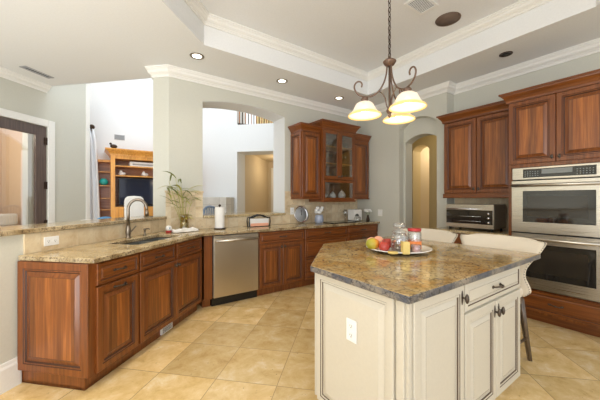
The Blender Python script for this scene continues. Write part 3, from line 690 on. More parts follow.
# round dial, crock, cooktop, coffee set
rc = thing('round_clock', 'round silver dial with dark hands leaning on the tile backsplash', 'clock', (2.78, 3.93, 0.914), 0)
mb = MB(); mb.lathe([(0, 0), (0.115, 0), (0.135, 0.006), (0.145, 0.018), (0.135, 0.022), (0.118, 0.012), (0, 0.010)], seg=36)
o = mb.build('rim', ['chrome'], rc); o.location = (0, 0, 0.145); o.rotation_euler = (math.radians(82), 0, 0)
o = MB().lathe([(0, 0.011), (0.112, 0.011), (0.112, 0.013), (0, 0.013)], seg=30).build('face', 'register', rc); o.location = (0, 0, 0.145); o.rotation_euler = (math.radians(82), 0, 0)
o = MB().prism([(-0.006, -0.02), (0.006, -0.02), (0.004, 0.08), (-0.004, 0.08)], 0.014, 0.016).prism([(-0.02, 0.006), (-0.02, -0.006), (-0.01, -0.006), (0.045, 0.030), (0.043, 0.036)], 0.0165, 0.018).build('hands', 'black', rc); o.location = (0, 0, 0.145); o.rotation_euler = (math.radians(82), 0, 0.5)
cr = thing('utensil_crock', 'blue and white crock of white flowers right of the round dial', 'crock', (3.02, 3.74, 0.914), 0)
MB().lathe([(0, 0), (0.06, 0), (0.075, 0.04), (0.07, 0.10), (0.06, 0.13), (0.066, 0.14), (0.055, 0.14), (0.05, 0.125), (0, 0.12)], seg=24).build('pot', 'bluewhite', cr)
mb = MB()
for k in range(9):
    a = 2*PI*k/9; r_ = 0.0 if k == 0 else 0.05
    mb.ball((r_*math.cos(a), r_*math.sin(a), 0.185+0.035*(k % 3)), 0.034, 0.034, 0.028, 10, n=6)
mb.build('blossoms', 'white', cr)
ck = thing('cooktop', 'flat black glass cooktop set on the back granite counter', 'cooktop', (3.40, 3.68, 0.914), 0)
MB().box(-0.27, 0.27, -0.16, 0.16, 0.0, 0.012).build('glass_surface', 'cooktop', ck, bevel=0.003)
cm = thing('toaster', 'cream two-slot toaster near the right end of the back counter', 'toaster', (3.86, 3.72, 0.914), 0)
MB().box(-0.11, 0.09, -0.08, 0.10, 0.012, 0.215).build('shell', 'offwhite', cm, bevel=0.02)
MB().box(-0.08, 0.06, -0.03, -0.005, 0.2155, 0.217).box(-0.08, 0.06, 0.025, 0.05, 0.2155, 0.217).build('slots', 'dark', cm)
MB().box(-0.10, 0.08, -0.07, 0.09, 0, 0.012).build('feet', 'black', cm)
MB().box(0.09, 0.105, -0.01, 0.03, 0.12, 0.14).build('lever', 'black', cm)
bt = thing('coffee_carafe', 'small glass and steel coffee carafe left of the toaster', 'carafe', (3.72, 3.55, 0.914), 0)
MB().lathe([(0, 0), (0.05, 0), (0.056, 0.02), (0.054, 0.07), (0.036, 0.10), (0.034, 0.115), (0.03, 0.115), (0.03, 0.10), (0, 0.01)], seg=20).build('jug', 'glass', bt)
MB().lathe([(0, 0.115), (0.036, 0.115), (0.03, 0.13), (0.01, 0.14), (0, 0.15)], seg=16).build('lid', 'black', bt)
MB().tube([(0.05, 0, 0.09), (0.08, 0, 0.085), (0.08, 0, 0.04), (0.054, 0, 0.03)], 0.006, 8).build('handle', 'black', bt)
fv = thing('flower_vase', 'dark vase with white flowers right of the cream toaster', 'vase', (4.00, 3.55, 0.914), 0)
MB().lathe([(0, 0), (0.03, 0), (0.034, 0.03), (0.018, 0.09), (0.024, 0.11), (0.018, 0.11), (0.012, 0.09), (0, 0.05)], seg=16).build('vase', 'bronze', fv)
mb = MB()
for k in range(7):
    a = 2*PI*k/7; mb.tube([(0, 0, 0.08), (0.04*math.cos(a), 0.04*math.sin(a), 0.17)], 0.002, 5, 1); mb.ball((0.05*math.cos(a), 0.05*math.sin(a), 0.185+0.02*(k % 2)), 0.026, 0.026, 0.02, 10, n=6)
mb.build('blossoms', ['white', 'leaf'], fv)
gl = thing('wine_glass', 'clear stemmed glass standing left of the toaster', 'glass', (3.71, 3.83, 0.914), 0)
MB().lathe([(0, 0), (0.035, 0), (0.035, 0.003), (0.005, 0.008), (0.004, 0.09), (0.03, 0.12), (0.036, 0.16), (0.03, 0.21), (0.028, 0.21), (0.034, 0.16), (0.027, 0.12), (0, 0.10)], seg=18).build('bowl_and_stem', 'glass', gl)

# ---------------------------------------------------------------- hanging cupboards on the back wall
YU = 3.64
def cab_crown(w, depth, zt, h=0.11, p=0.07, left=True, right=True, y0=0):
    prof = [(0, zt-h), (0.012, zt-h), (0.014, zt-h*0.8), (p*0.4, zt-h*0.55), (p*0.75, zt-h*0.30), (p*0.8, zt-h*0.18), (p, zt-h*0.16), (p, zt), (0, zt)]
    pth = [(w, depth), (w, y0), (0, y0), (0, depth)]
    if not right: pth = pth[1:]
    if not left: pth = pth[:-1]
    return MB().sweep(pth[::-1], prof)
D_U = 3.955-YU-0.02
c = thing('wall_cabinet', 'narrow cherry hanging cupboard left of the glass-door cupboard', 'cupboard', (2.605, YU+0.02, 1.335), 0)
MB().box(0, 0.36, 0, D_U, 0, 1.14).build('body', 'cherry', c)
door(c, 0.004, 0.356, 0.02, 1.04, W)
sp_ = MB().box(-0.004, 0, 0, D_U, 0, 1.14).build('side_panel', 'cherry', c)
MB().rings(0.0, D_U, 0.02, 1.04, panel_prof(0.05, 0.014), 2).build('raised_panel', W, sp_, loc=(-0.004, D_U, 0), rz=-PI/2)
cab_crown(0.36, D_U, 1.165, right=False).build('crown', 'cherry_h', c)
MB().box(-0.01, 0.36, -0.025, D_U, -0.02, 0).build('light_rail', 'cherry_h', c, bevel=0.004)
c = thing('wall_cabinet', 'narrow cherry hanging cupboard right of the glass-door cupboard', 'cupboard', (3.70, YU+0.02, 1.335), 0)
MB().box(0, 0.44, 0, D_U, 0, 1.12).build('body', 'cherry', c)
door(c, 0.004, 0.425, 0.02, 1.02, W)
cab_crown(0.44, D_U, 1.15, left=False, right=False).build('crown', 'cherry_h', c)
MB().box(0, 0.44, -0.025, D_U, -0.02, 0).build('light_rail', 'cherry_h', c, bevel=0.004)
YC = 3.575; DC = 3.955-YC-0.02; WC = 0.728
c = thing('glass_door_cabinet', 'tall cherry hanging cupboard with two glass doors and glassware inside', 'cupboard', (2.968, YC+0.02, 1.30), 0)
mb = MB(); mb.box(0, 0.02, 0, DC, 0, 1.24); mb.box(WC-0.02, WC, 0, DC, 0, 1.24); mb.box(0.02, WC-0.02, DC-0.01, DC, 0, 1.24)
mb.box(0.02, WC-0.02, 0, DC-0.01, 0, 0.02); mb.box(0.02, WC-0.02, 0, DC-0.01, 1.22, 1.24); mb.box(0.02, WC-0.02, 0, DC-0.01, 0.30, 0.34)
mb.build('body', ['cherry'], c)
for z in (0.62, 0.90): MB().box(0.021, WC-0.021, 0.02, DC-0.011, z-0.01, z).build('shelf', 'oak', c)
def gdoor(x0, x1, z0, z1, fr, kx=None):
    mb = MB(); a = [(x0, z0), (x1, z0), (x1, z1), (x0, z1)]
    mb.box(x0, x0+fr, -0.02, 0, z0, z1); mb.box(x1-fr, x1, -0.02, 0, z0, z1); mb.box(x0+fr, x1-fr, -0.02, 0, z0, z0+fr); mb.box(x0+fr, x1-fr, -0.02, 0, z1-fr, z1)
    d = mb.build('glass_door', 'cherry', c, bevel=0.004)
    MB().box(x0+fr, x1-fr, -0.012, -0.009, z0+fr, z1-fr).build('glass_pane', 'pane', d)
    if kx: knob(d, kx, z0+0.05)
gdoor(0.006, WC/2-0.002, 0.345, 1.15, 0.055, WC/2-0.03); gdoor(WC/2+0.002, WC-0.006, 0.345, 1.15, 0.055, WC/2+0.03)
mb = MB(); mb.box(0.006, 0.05, -0.02, 0, 0.005, 0.335); mb.box(WC-0.05, WC-0.006, -0.02, 0, 0.005, 0.335); mb.box(0.05, WC-0.05, -0.02, 0, 0.005, 0.04); mb.box(0.05, WC-0.05, -0.02, 0, 0.29, 0.335)
fr_ = mb.build('lower_glass_front', 'cherry', c, bevel=0.004)
MB().box(0.05, WC-0.05, -0.012, -0.009, 0.04, 0.29).build('glass_pane', 'pane', fr_)
MB().box(0, WC, -0.02, 0, 1.15, 1.24).build('frieze', 'cherry_h', c)
cab_crown(WC, DC, 1.29, h=0.13, y0=-0.02).build('crown', 'cherry_h', c)
MB().box(-0.006, WC+0.006, -0.028, DC, -0.03, 0).build('light_rail', 'cherry_h', c, bevel=0.004)
# glassware on the shelves
tum = tag(MB().lathe([(0, 0), (0.028, 0), (0.036, 0.12), (0.034, 0.12), (0.026, 0.006), (0, 0.006)], seg=14).build('drinking_glass', 'glass'), 'clear tumbler', 'glass', 'drinking glasses in the glass-door cupboard')
gob = tag(MB().lathe([(0, 0), (0.03, 0), (0.005, 0.006), (0.005, 0.08), (0.03, 0.11), (0.033, 0.18), (0.031, 0.18), (0.028, 0.11), (0, 0.10)], seg=14).build('goblet', 'glass'), 'clear stemmed goblet', 'glass', 'goblets in the glass-door cupboard')
first = {'t': True, 'g': True}
for sh, zz, src, key in (('lowest shelf', 1.642, tum, 't'), ('middle shelf', 1.921, gob, 'g'), ('top shelf', 2.201, tum, 't')):
    for half, xs in (('left', (0.10, 0.19, 0.28)), ('right', (0.44, 0.53, 0.62))):
        for x in xs:
            o = src if first[key] else src.copy()
            if not first[key]: C.objects.link(o)
            first[key] = False
            o.location = (2.968+x, YC+0.13, zz)
            o['label'] = ('clear tumbler' if key == 't' else 'clear stemmed goblet')+' on the %s behind the %s glass door' % (sh, half)
            o['group'] = ('tumblers' if key == 't' else 'goblets')+' on the %s, %s door' % (sh, half)
tp0 = None
for k, (x, lab) in enumerate(((0.14, 'white porcelain teapot, leftmost in the low glazed bay of the cupboard'), (0.34, 'white porcelain teapot, middle one in the low glazed bay of the cupboard'), (0.55, 'large white porcelain teapot, rightmost in the low glazed bay'))):
    t = thing('teapot', lab, 'teapot', (2.968+x, YC+0.15, 1.3205), 0.4*k, 'teapots in the low glazed bay')
    s_ = (0.85, 1.0, 1.2)[k]
    MB().lathe([(0, 0), (0.03*s_, 0), (0.055*s_, 0.03*s_), (0.058*s_, 0.06*s_), (0.035*s_, 0.1*s_), (0, 0.105*s_)], seg=18).build('pot', 'offwhite', t)
    MB().lathe([(0.03*s_, 0.101*s_), (0.02*s_, 0.115*s_), (0.006, 0.12*s_), (0.009, 0.132*s_), (0, 0.138*s_)], seg=14).build('lid', 'offwhite', t)
    MB().tube([(0.05*s_, 0, 0.04*s_), (0.08*s_, 0, 0.06*s_), (0.09*s_, 0, 0.09*s_)], [0.012, 0.009, 0.007], 8).build('spout', 'offwhite', t)
    MB().tube([(-0.05*s_, 0, 0.08*s_), (-0.08*s_, 0, 0.085*s_), (-0.085*s_, 0, 0.05*s_), (-0.052*s_, 0, 0.035*s_)], 0.006, 8).build('handle', 'offwhite', t)

# ---------------------------------------------------------------- oven wall (faces -X)
XO = 3.80
def right_thing(name, label, cat, X, Y, z=0): return thing(name, label, cat, (X, Y, z), -PI/2)
c = right_thing('oven_cabinet', 'tall cherry cabinet framing the double wall oven', 'cabinet', XO+0.02, 1.306)
WO = 0.83; DO = 4.365-XO-0.02
mb = MB(); mb.box(0, 0.03, 0, DO, 0.10, 2.42); mb.box(WO-0.03, WO, 0, DO, 0.10, 2.42); mb.box(0.03, WO-0.03, 0, DO, 1.66, 2.42); mb.box(0.03, WO-0.03, 0, DO, 0.10, 0.345); mb.box(0.03, WO-0.03, DO-0.02, DO, 0.345, 1.66)
mb.build('body', 'cherry', c)
MB().box(0, WO, 0.07, DO, 0, 0.10).build('toe_kick', 'cherry_h', c)
door(c, 0.006, WO/2-0.003, 1.70, 2.39, W, ('k', WO/2-0.03, 1.75)); door(c, WO/2+0.003, WO-0.006, 1.70, 2.39, W, ('k', WO/2+0.03, 1.75))
drawer(c, 0.006, WO-0.006, 0.125, 0.335, WH)
MB().box(0, WO, -0.02, 0, 2.395, 2.42).build('frieze', 'cherry_h', c)
cab_crown(WO, 0.13, 2.50, h=0.11, y0=-0.02).build('crown', 'cherry_h', c)
ov = right_thing('double_wall_oven', 'stainless steel double wall oven with black glass windows', 'oven', XO+0.018, 1.306-0.042)
WV = 0.746
MB().box(0.004, WV-0.004, 0.0, 0.50, 0.352, 1.652).build('housing', 'black', ov)
cp = MB().box(0, WV, -0.022, 0, 1.525, 1.655).build('control_panel', 'steel', ov, bevel=0.003)
MB().box(0.1, WV-0.08, -0.024, -0.022, 1.545, 1.637).build('display', 'blackglass', cp)
MB().box(0.26, 0.50, -0.0255, -0.024, 1.58, 1.628).build('screen', 'panelgrey', cp)
mb = MB()
for i in range(6):
    for j in range(3):
        mb.box(0.115+i*0.022, 0.124+i*0.022, -0.0252, -0.024, 1.560+j*0.022, 1.568+j*0.022); mb.box(0.53+i*0.022, 0.539+i*0.022, -0.0252, -0.024, 1.560+j*0.022, 1.568+j*0.022)
mb.build('buttons', 'panelgrey', cp)
def oven_door(z0, z1, w0, w1, hz):
    d = MB(); y = -0.035
    d.box(0, 0.1, y, 0, z0, z1); d.box(WV-0.08, WV, y, 0, z0, z1); d.box(0.1, WV-0.08, y, 0, z0, w0); d.box(0.1, WV-0.08, y, 0, w1, z1)
    d = d.build('oven_door', 'steel', ov)
    MB().box(0.1, WV-0.08, -0.031, 0, w0, w1).build('window', 'blackglass', d)
    MB().box(0.135, WV-0.135, -0.0325, -0.031, w0+0.06, w1-0.055).build('inner_window', 'ovglass', d)
    h_ = MB(); h_.tube([(0.01, -0.07, hz), (WV-0.01, -0.07, hz)], 0.016, 14)
    for x in (0.03, WV-0.03): h_.box(x-0.018, x+0.018, -0.07, -0.034, hz-0.012, hz+0.012)
    h_.build('handle', 'steel', d)
oven_door(0.958, 1.512, 1.068, 1.402, 1.462); oven_door(0.362, 0.942, 0.478, 0.838, 0.895)
# wall cupboard left of the ovens
XU = 4.04
c = right_thing('wall_cabinet', 'wide two-door cherry hanging cupboard above the toaster oven', 'cupboard', XU+0.02, 2.178, 1.35)
WU = 0.868; DU = 4.365-XU-0.02
MB().box(0, WU, 0, DU, 0, 1.08).build('body', 'cherry', c)
door(c, 0.006, WU/2-0.003, 0.05, 1.03, W, ('k', WU/2-0.028, 0.10)); door(c, WU/2+0.003, WU-0.006, 0.05, 1.03, W, ('k', WU/2+0.028, 0.10))
MB().box(0, WU, -0.02, 0, 1.035, 1.08).build('frieze', 'cherry_h', c)
MB().box(-0.008, WU, -0.028, 0.02, -0.02, 0.04).build('light_rail', 'cherry_h', c, bevel=0.006)
cab_crown(WU, 0.10, 1.15, h=0.11, y0=-0.02, right=False).build('crown', 'cherry_h', c)
c = right_thing('base_cabinet', 'cherry base cabinet under the toaster oven counter', 'cabinet', XO+0.02, 2.178)
MB().box(0, WU, 0, DO-0.01, 0.10, 0.876).build('body', 'cherry', c); MB().box(0, WU, 0.07, DO-0.01, 0, 0.10).build('toe_kick', 'cherry', c)
drawer(c, 0.006, WU/2-0.003, ZT0, ZT1, WH); drawer(c, WU/2+0.003, WU-0.006, ZT0, ZT1, WH)
door(c, 0.006, WU/2-0.003, ZD0, ZD1, W, ('k', WU/2-0.03, 0.65)); door(c, WU/2+0.003, WU-0.006, ZD0, ZD1, W, ('k', WU/2+0.03, 0.65))
c2 = MB().box(-0.01, WU-0.002, -0.045, DO-0.01, 0.878, 0.914).build('countertop', 'granite', loc=(XO+0.02, 2.178, 0), rz=-PI/2, bevel=0.006)
tag(c2, 'short granite countertop under the toaster oven', 'countertop')
c2 = MB().box(0.0, WU, 0, 0.012, 0.914, 1.345).build('backsplash', 'splash', loc=(4.357, 2.178, 0), rz=-PI/2)
tag(c2, 'tile backsplash behind the toaster oven', 'backsplash')
to = right_thing('toaster_oven', 'wide stainless steel toaster oven with black glass front', 'toaster oven', 3.90, 2.07, 0.914)
MB().box(0, 0.585, 0.01, 0.36, 0.03, 0.335).build('case', solid('grey_brown_steel_case', (0.16, 0.13, 0.095), 0.35, 0.5), to, bevel=0.01)
f_ = MB().box(0.004, 0.581, -0.004, 0.01, 0.034, 0.331).build('front_frame', 'steel', to)
MB().box(0.012, 0.573, -0.007, -0.004, 0.085, 0.262).build('glass_door', 'blackglass', to)
MB().tube([(0.03, -0.035, 0.275), (0.42, -0.035, 0.275)], 0.009, 10).box(0.04, 0.055, -0.035, -0.006, 0.268, 0.282).box(0.395, 0.41, -0.035, -0.006, 0.268, 0.282).build('handle', 'chrome', to)
for z in (0.11, 0.165, 0.22): MB().lathe([(0, 0), (0.014, 0), (0.012, 0.016), (0, 0.017)], seg=12).build('dial', 'chrome', to, loc=(0.53, -0.007, z)).rotation_euler = (PI/2, 0, 0)
mb = MB()
for i in range(2): mb.tube([(0.03, -0.0085, 0.12+0.06*i), (0.44, -0.0085, 0.12+0.06*i)], 0.002, 6)
mb.build('rack', 'chrome', to)
for x in (0.04, 0.545):
    for y in (0.04, 0.32): MB().cyl((x, y, 0), (x, y, 0.03), 0.014, 10).build('foot', 'black', to)

# ---------------------------------------------------------------- island
isl = thing('island_cabinet', 'cream glazed island cabinet with clipped corner, doors and drawer', 'kitchen island', (0, 0, 0), 0)
IX0, IX1, IY0, IY1 = 1.095, 2.36, 0.755, 1.93
body = [(IX0, IY0), (IX1, IY0), (IX1, IY1), (1.655, IY1), (IX0, 1.37)]
MB().prism(body, 0.10, 0.876).build('body', 'cream', isl)
toe = [(IX0+0.06, IY0+0.06), (IX1-0.06, IY0+0.06), (IX1-0.06, IY1-0.05), (1.675, IY1-0.05), (IX0+0.06, 1.34)]
MB().prism(toe, 0, 0.10).build('toe_kick', 'cream', isl)
def at_isl(o, x, y, rz): o.location = (x, y, 0); o.rotation_euler = (0, 0, rz); return o
cpf = lambda fr: [(0, 0, 0), (0, 0.016, 0), (0.004, 0.02, 0), (fr-0.016, 0.02, 1), (fr-0.013, 0.017, 0), (fr-0.003, 0.017, 1), (fr, 0.010, 0), (fr+0.006, 0.009, 0), (fr+0.032, 0.018, 1), (fr+0.0335, 0.018, 0), (fr+0.036, 0.018, 0)]
cdp = [(0, 0, 0), (0, 0.016, 0), (0.004, 0.02, 0), (0.024, 0.02, 1), (0.027, 0.014, 0), (0.036, 0.014, 0), (0.044, 0.019, 1), (0.0455, 0.019, 0)]
d = MB().rings(0.03, 0.475, 0.11, 0.866, cpf(0.06)).build('door', CR, isl); at_isl(d, IX0, IY0, 0); knob(d, 0.45, 0.80, tall=1.5)
d = MB().rings(0.49, 1.255, 0.716, 0.866, cdp).build('drawer', CR, isl); at_isl(d, IX0, IY0, 0); pull(d, 0.8725, 0.79)
d = MB().rings(0.49, 0.869, 0.11, 0.70, cpf(0.06)).build('door', CR, isl); at_isl(d, IX0, IY0, 0); knob(d, 0.845, 0.64, tall=1.5)
d = MB().rings(0.876, 1.255, 0.11, 0.70, cpf(0.06)).build('door', CR, isl); at_isl(d, IX0, IY0, 0); knob(d, 0.90, 0.64, tall=1.5)
o = MB().box(0.572, 0.611, -0.014, 0, 0.11, 0.872).build('corner_post', 'cream', isl, bevel=0.004); at_isl(o, IX0, 1.37, -PI/2)
MB().box(0.0, 0.022, -0.012, 0, 0.105, 0.876).box(0.026, 0.029, -0.010, 0.0, 0.105, 0.876).build('corner_post', 'cream', isl, loc=(IX0, IY0, 0), bevel=0.003)
o = MB().rings(0.012, 0.560, 0.11, 0.872, [(0, 0, 0), (0, 0.014, 0), (0.004, 0.018, 0), (0.030, 0.018, 0), (0.034, 0.018, 1), (0.037, 0.014, 0), (0.047, 0.014, 1), (0.051, 0.009, 0), (0.056, 0.010, 0), (0.082, 0.019, 0), (0.084, 0.019, 0)]).build('side_panel', CR, isl)
at_isl(o, IX0, 1.37, -PI/2)
L_ = math.hypot(1.655-IX0, IY1-1.37)
o = MB().rings(0.01, L_-0.01, 0.11, 0.872, cpf(0.055)).build('corner_panel', CR, isl); at_isl(o, 1.655, IY1, -3*PI/4)
o = MB().rings(0.02, IX1-1.655-0.02, 0.11, 0.872, cpf(0.055)).build('back_panel', CR, isl); at_isl(o, IX1, IY1, PI)
top_ = [(1.04, 0.702), (2.64, 0.702), (2.64, 1.985), (1.652, 1.985), (1.04, 1.373)]
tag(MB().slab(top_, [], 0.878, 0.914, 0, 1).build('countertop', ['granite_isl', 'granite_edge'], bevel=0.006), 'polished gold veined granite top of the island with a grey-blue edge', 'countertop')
def outlet(label, loc, rz, horiz=False, n=2):
    t = thing('outlet', label, 'outlet', loc, rz)
    w, h = (0.115, 0.07) if horiz else (0.072, 0.115)
    MB().box(-w/2, w/2, -0.006, 0, -h/2, h/2).build('cover_plate', 'white', t, bevel=0.003)
    for s_ in (-1, 1):
        x, z = (s_*0.025, 0) if horiz else (0, s_*0.024)
        mb = MB().box(x-0.015, x+0.015, -0.0075, -0.006, z-0.015, z+0.015)
        mb.box(x-0.008, x-0.006, -0.008, -0.0075, z-0.002, z+0.007, 1).box(x+0.005, x+0.007, -0.008, -0.0075, z-0.002, z+0.007, 1).ball((x, -0.0075, z-0.008), 0.003, 0.0008, 0.003, 8, 1, 4)
        mb.build('socket', ['white', 'dark'], t)
    return t
outlet('white upright outlet on the left face of the cream island', (IX0-0.020, 1.062, 0.632), -PI/2)
outlet('white sideways outlet on the tile backsplash at the bar end', (*CD(1.886, S+0.0125), 0.985), PI/4, True)
outlet('white outlet on the backsplash right of the arch', (2.62, 3.957, 1.12), 0)
sw = thing('light_switch', 'light switch plate on the wall right of the back counter', 'light switch', (WX-0.012, 3.38+0.02, 1.07), -PI/2)
MB().box(-0.05, 0.05, -0.006, 0, -0.06, 0.06).build('cover_plate', 'trim', sw, bevel=0.003)
MB().box(-0.032, -0.008, -0.010, -0.006, -0.03, 0.03).box(0.008, 0.032, -0.010, -0.006, -0.03, 0.03).build('rocker', 'white', sw)

# ---------------------------------------------------------------- platter and what stands on it
PX, PY = 1.893, 1.377
pl = thing('serving_platter', 'round white platter on a dark foot in the middle of the island', 'platter', (PX, PY, 0.914), 0)
MB().lathe([(0, 0), (0.15, 0), (0.155, 0.006), (0.15, 0.012), (0, 0.012)], seg=40).build('foot', 'black', pl)
MB().lathe([(0, 0.0125), (0.17, 0.0125), (0.228, 0.020), (0.242, 0.026), (0.241, 0.031), (0.226, 0.028), (0.17, 0.020), (0, 0.018)], seg=56).build('dish', 'offwhite', pl)
ZP = 0.914+0.019
def apple(x, y, label, r=0.04, rz=0.0, tilt=0.2):
    t = thing('apple', label, 'apple', (x, y, ZP), rz)
    prof = []
    for i in range(15):
        a = PI*i/14; rr_ = r*math.sin(a)**0.85*(1+0.10*math.sin(a)*(-math.cos(a)+0.3)*-1)
        z = r*0.92*(1-math.cos(a)); z += -0.22*r*math.exp(-(rr_/(0.35*r))**2) if i > 7 else 0.12*r*math.exp(-(rr_/(0.35*r))**2)
        prof.append((rr_ if 0 < i < 14 else 0, z-0.02*r))
    MB().lathe(prof, seg=24).build('flesh', 'apple', t)
    MB().tube([(0, 0, r*1.55), (0.002, 0, r*1.85), (0.006, 0, r*2.1)], 0.0018, 6).build('stem', 'brown', t)
apple(1.706, 1.360, 'red apple in front on the platter, touching the mango', 0.040)
apple(1.835, 1.435, 'red apple at the back of the platter behind the front apple', 0.043)
mg = tag(MB().ball((0, 0, 0.044), 0.052, 0.044, 0.044, 24, n=14).build('mango', 'mango', loc=(1.685, 1.448, ZP), rz=-0.6), 'green and orange mango at the left edge of the platter', 'fruit')
mat = M['mango']; nt = mat.node_tree; b_ = nt.nodes['Principled BSDF']
tc = nt.nodes.new('ShaderNodeTexCoord'); sx = nt.nodes.new('ShaderNodeSeparateXYZ'); nt.links.new(tc.outputs['Object'], sx.inputs[0])
mr = nt.nodes.new('ShaderNodeMapRange'); mr.inputs['From Min'].default_value = -0.04; mr.inputs['From Max'].default_value = 0.045; nt.links.new(sx.outputs['X'], mr.inputs['Value'])
rp = ramp(nt, [(0.0, (0.34, 0.33, 0.03)), (0.5, (0.50, 0.36, 0.03)), (0.85, (0.72, 0.22, 0.03))]); nt.links.new(mr.outputs[0], rp.inputs[0]); nt.links.new(rp.outputs[0], b_.inputs['Base Color'])
for k, (x, y, lab) in enumerate(((1.765, 1.525, 'pale peach at the back left of the platter'), (1.865, 1.545, 'pale peach at the back of the platter, next to the rear apple'))):
    tag(MB().ball((0, 0, 0.040), 0.044, 0.044, 0.040, 20, n=12).build('peach', 'peach', loc=(x, y, ZP)), lab, 'fruit')
j = thing('glass_canister', 'glass canister with domed glass lid and knob holding snack mix', 'canister', (1.797, 1.296, ZP), 0)
MB().lathe([(0, 0), (0.056, 0), (0.060, 0.006), (0.060, 0.105), (0.048, 0.125), (0.045, 0.135), (0.041, 0.135), (0.044, 0.123), (0.056, 0.103), (0.056, 0.01), (0, 0.006)], seg=32).build('jar', 'glass', j)
l_ = MB().lathe([(0.05, 0.1365), (0.053, 0.140), (0.047, 0.149), (0.022, 0.154), (0.018, 0.158), (0.038, 0.168), (0.046, 0.185), (0.038, 0.203), (0.014, 0.214), (0, 0.215)], seg=28).build('lid', 'glass', j)
MB().lathe([(0, 0.008), (0.053, 0.010), (0.053, 0.075), (0.04, 0.083), (0, 0.086)], seg=24).build('snack_mix', 'nuts', j)
mb = MB()
for k in range(16):
    a = 2*PI*k/16; mb.ball((0.050*math.cos(a), 0.050*math.sin(a), 0.03+0.024*(k % 3)), 0.011, 0.009, 0.008, 8, n=5, mi=k % 2)
mb.build('nuts', ['orange', 'offwhite'], j)
y_ = thing('square_candle', 'small square yellow candle in front of the glass canister', 'candle', (1.742, 1.208, ZP), -0.6)
MB().box(-0.024, 0.024, -0.024, 0.024, 0, 0.085).build('wax', 'lemon', y_, bevel=0.003)
MB().cyl((0, 0, 0.085), (0, 0, 0.093), 0.0015, 6).build('wick', 'brown', y_)
tag(MB().lathe([(0, 0), (0.034, 0), (0.036, 0.006), (0.034, 0.012), (0, 0.012)], seg=20).build('lemon_slice', 'lemon', loc=(1.685, 1.268, ZP)), 'flat yellow lemon slice at the front of the platter', 'lemon slice')
j = thing('red_lid_jar', 'glass jar candle with a red lid at the right of the platter', 'jar', (1.897, 1.240, ZP), 0)
MB().lathe([(0, 0), (0.046, 0), (0.048, 0.005), (0.048, 0.135), (0.042, 0.145), (0.038, 0.145), (0.044, 0.13), (0.044, 0.008), (0, 0.005)], seg=28).build('jar', 'glass', j)
MB().lathe([(0, 0.146), (0.047, 0.146), (0.048, 0.150), (0.048, 0.162), (0.044, 0.166), (0, 0.166)], seg=28).build('lid', 'redlid', j)
MB().lathe([(0, 0.008), (0.042, 0.008), (0.042, 0.085), (0, 0.085)], seg=24).build('wax', 'peach', j)
MB().lathe([(0.0485, 0.02), (0.0488, 0.02), (0.0488, 0.075), (0.0485, 0.075)], seg=28).build('label_band', 'orange', j)
j = thing('pink_candle', 'small pink candle in a glass in front of the red-lidded jar', 'candle', (1.826, 1.182, ZP), 0)
MB().lathe([(0, 0), (0.030, 0), (0.034, 0.06), (0.032, 0.06), (0.028, 0.004), (0, 0.004)], seg=24).build('cup', 'glass', j)
MB().lathe([(0, 0.005), (0.0275, 0.005), (0.031, 0.052), (0, 0.052)], seg=20).build('wax', 'pink', j)

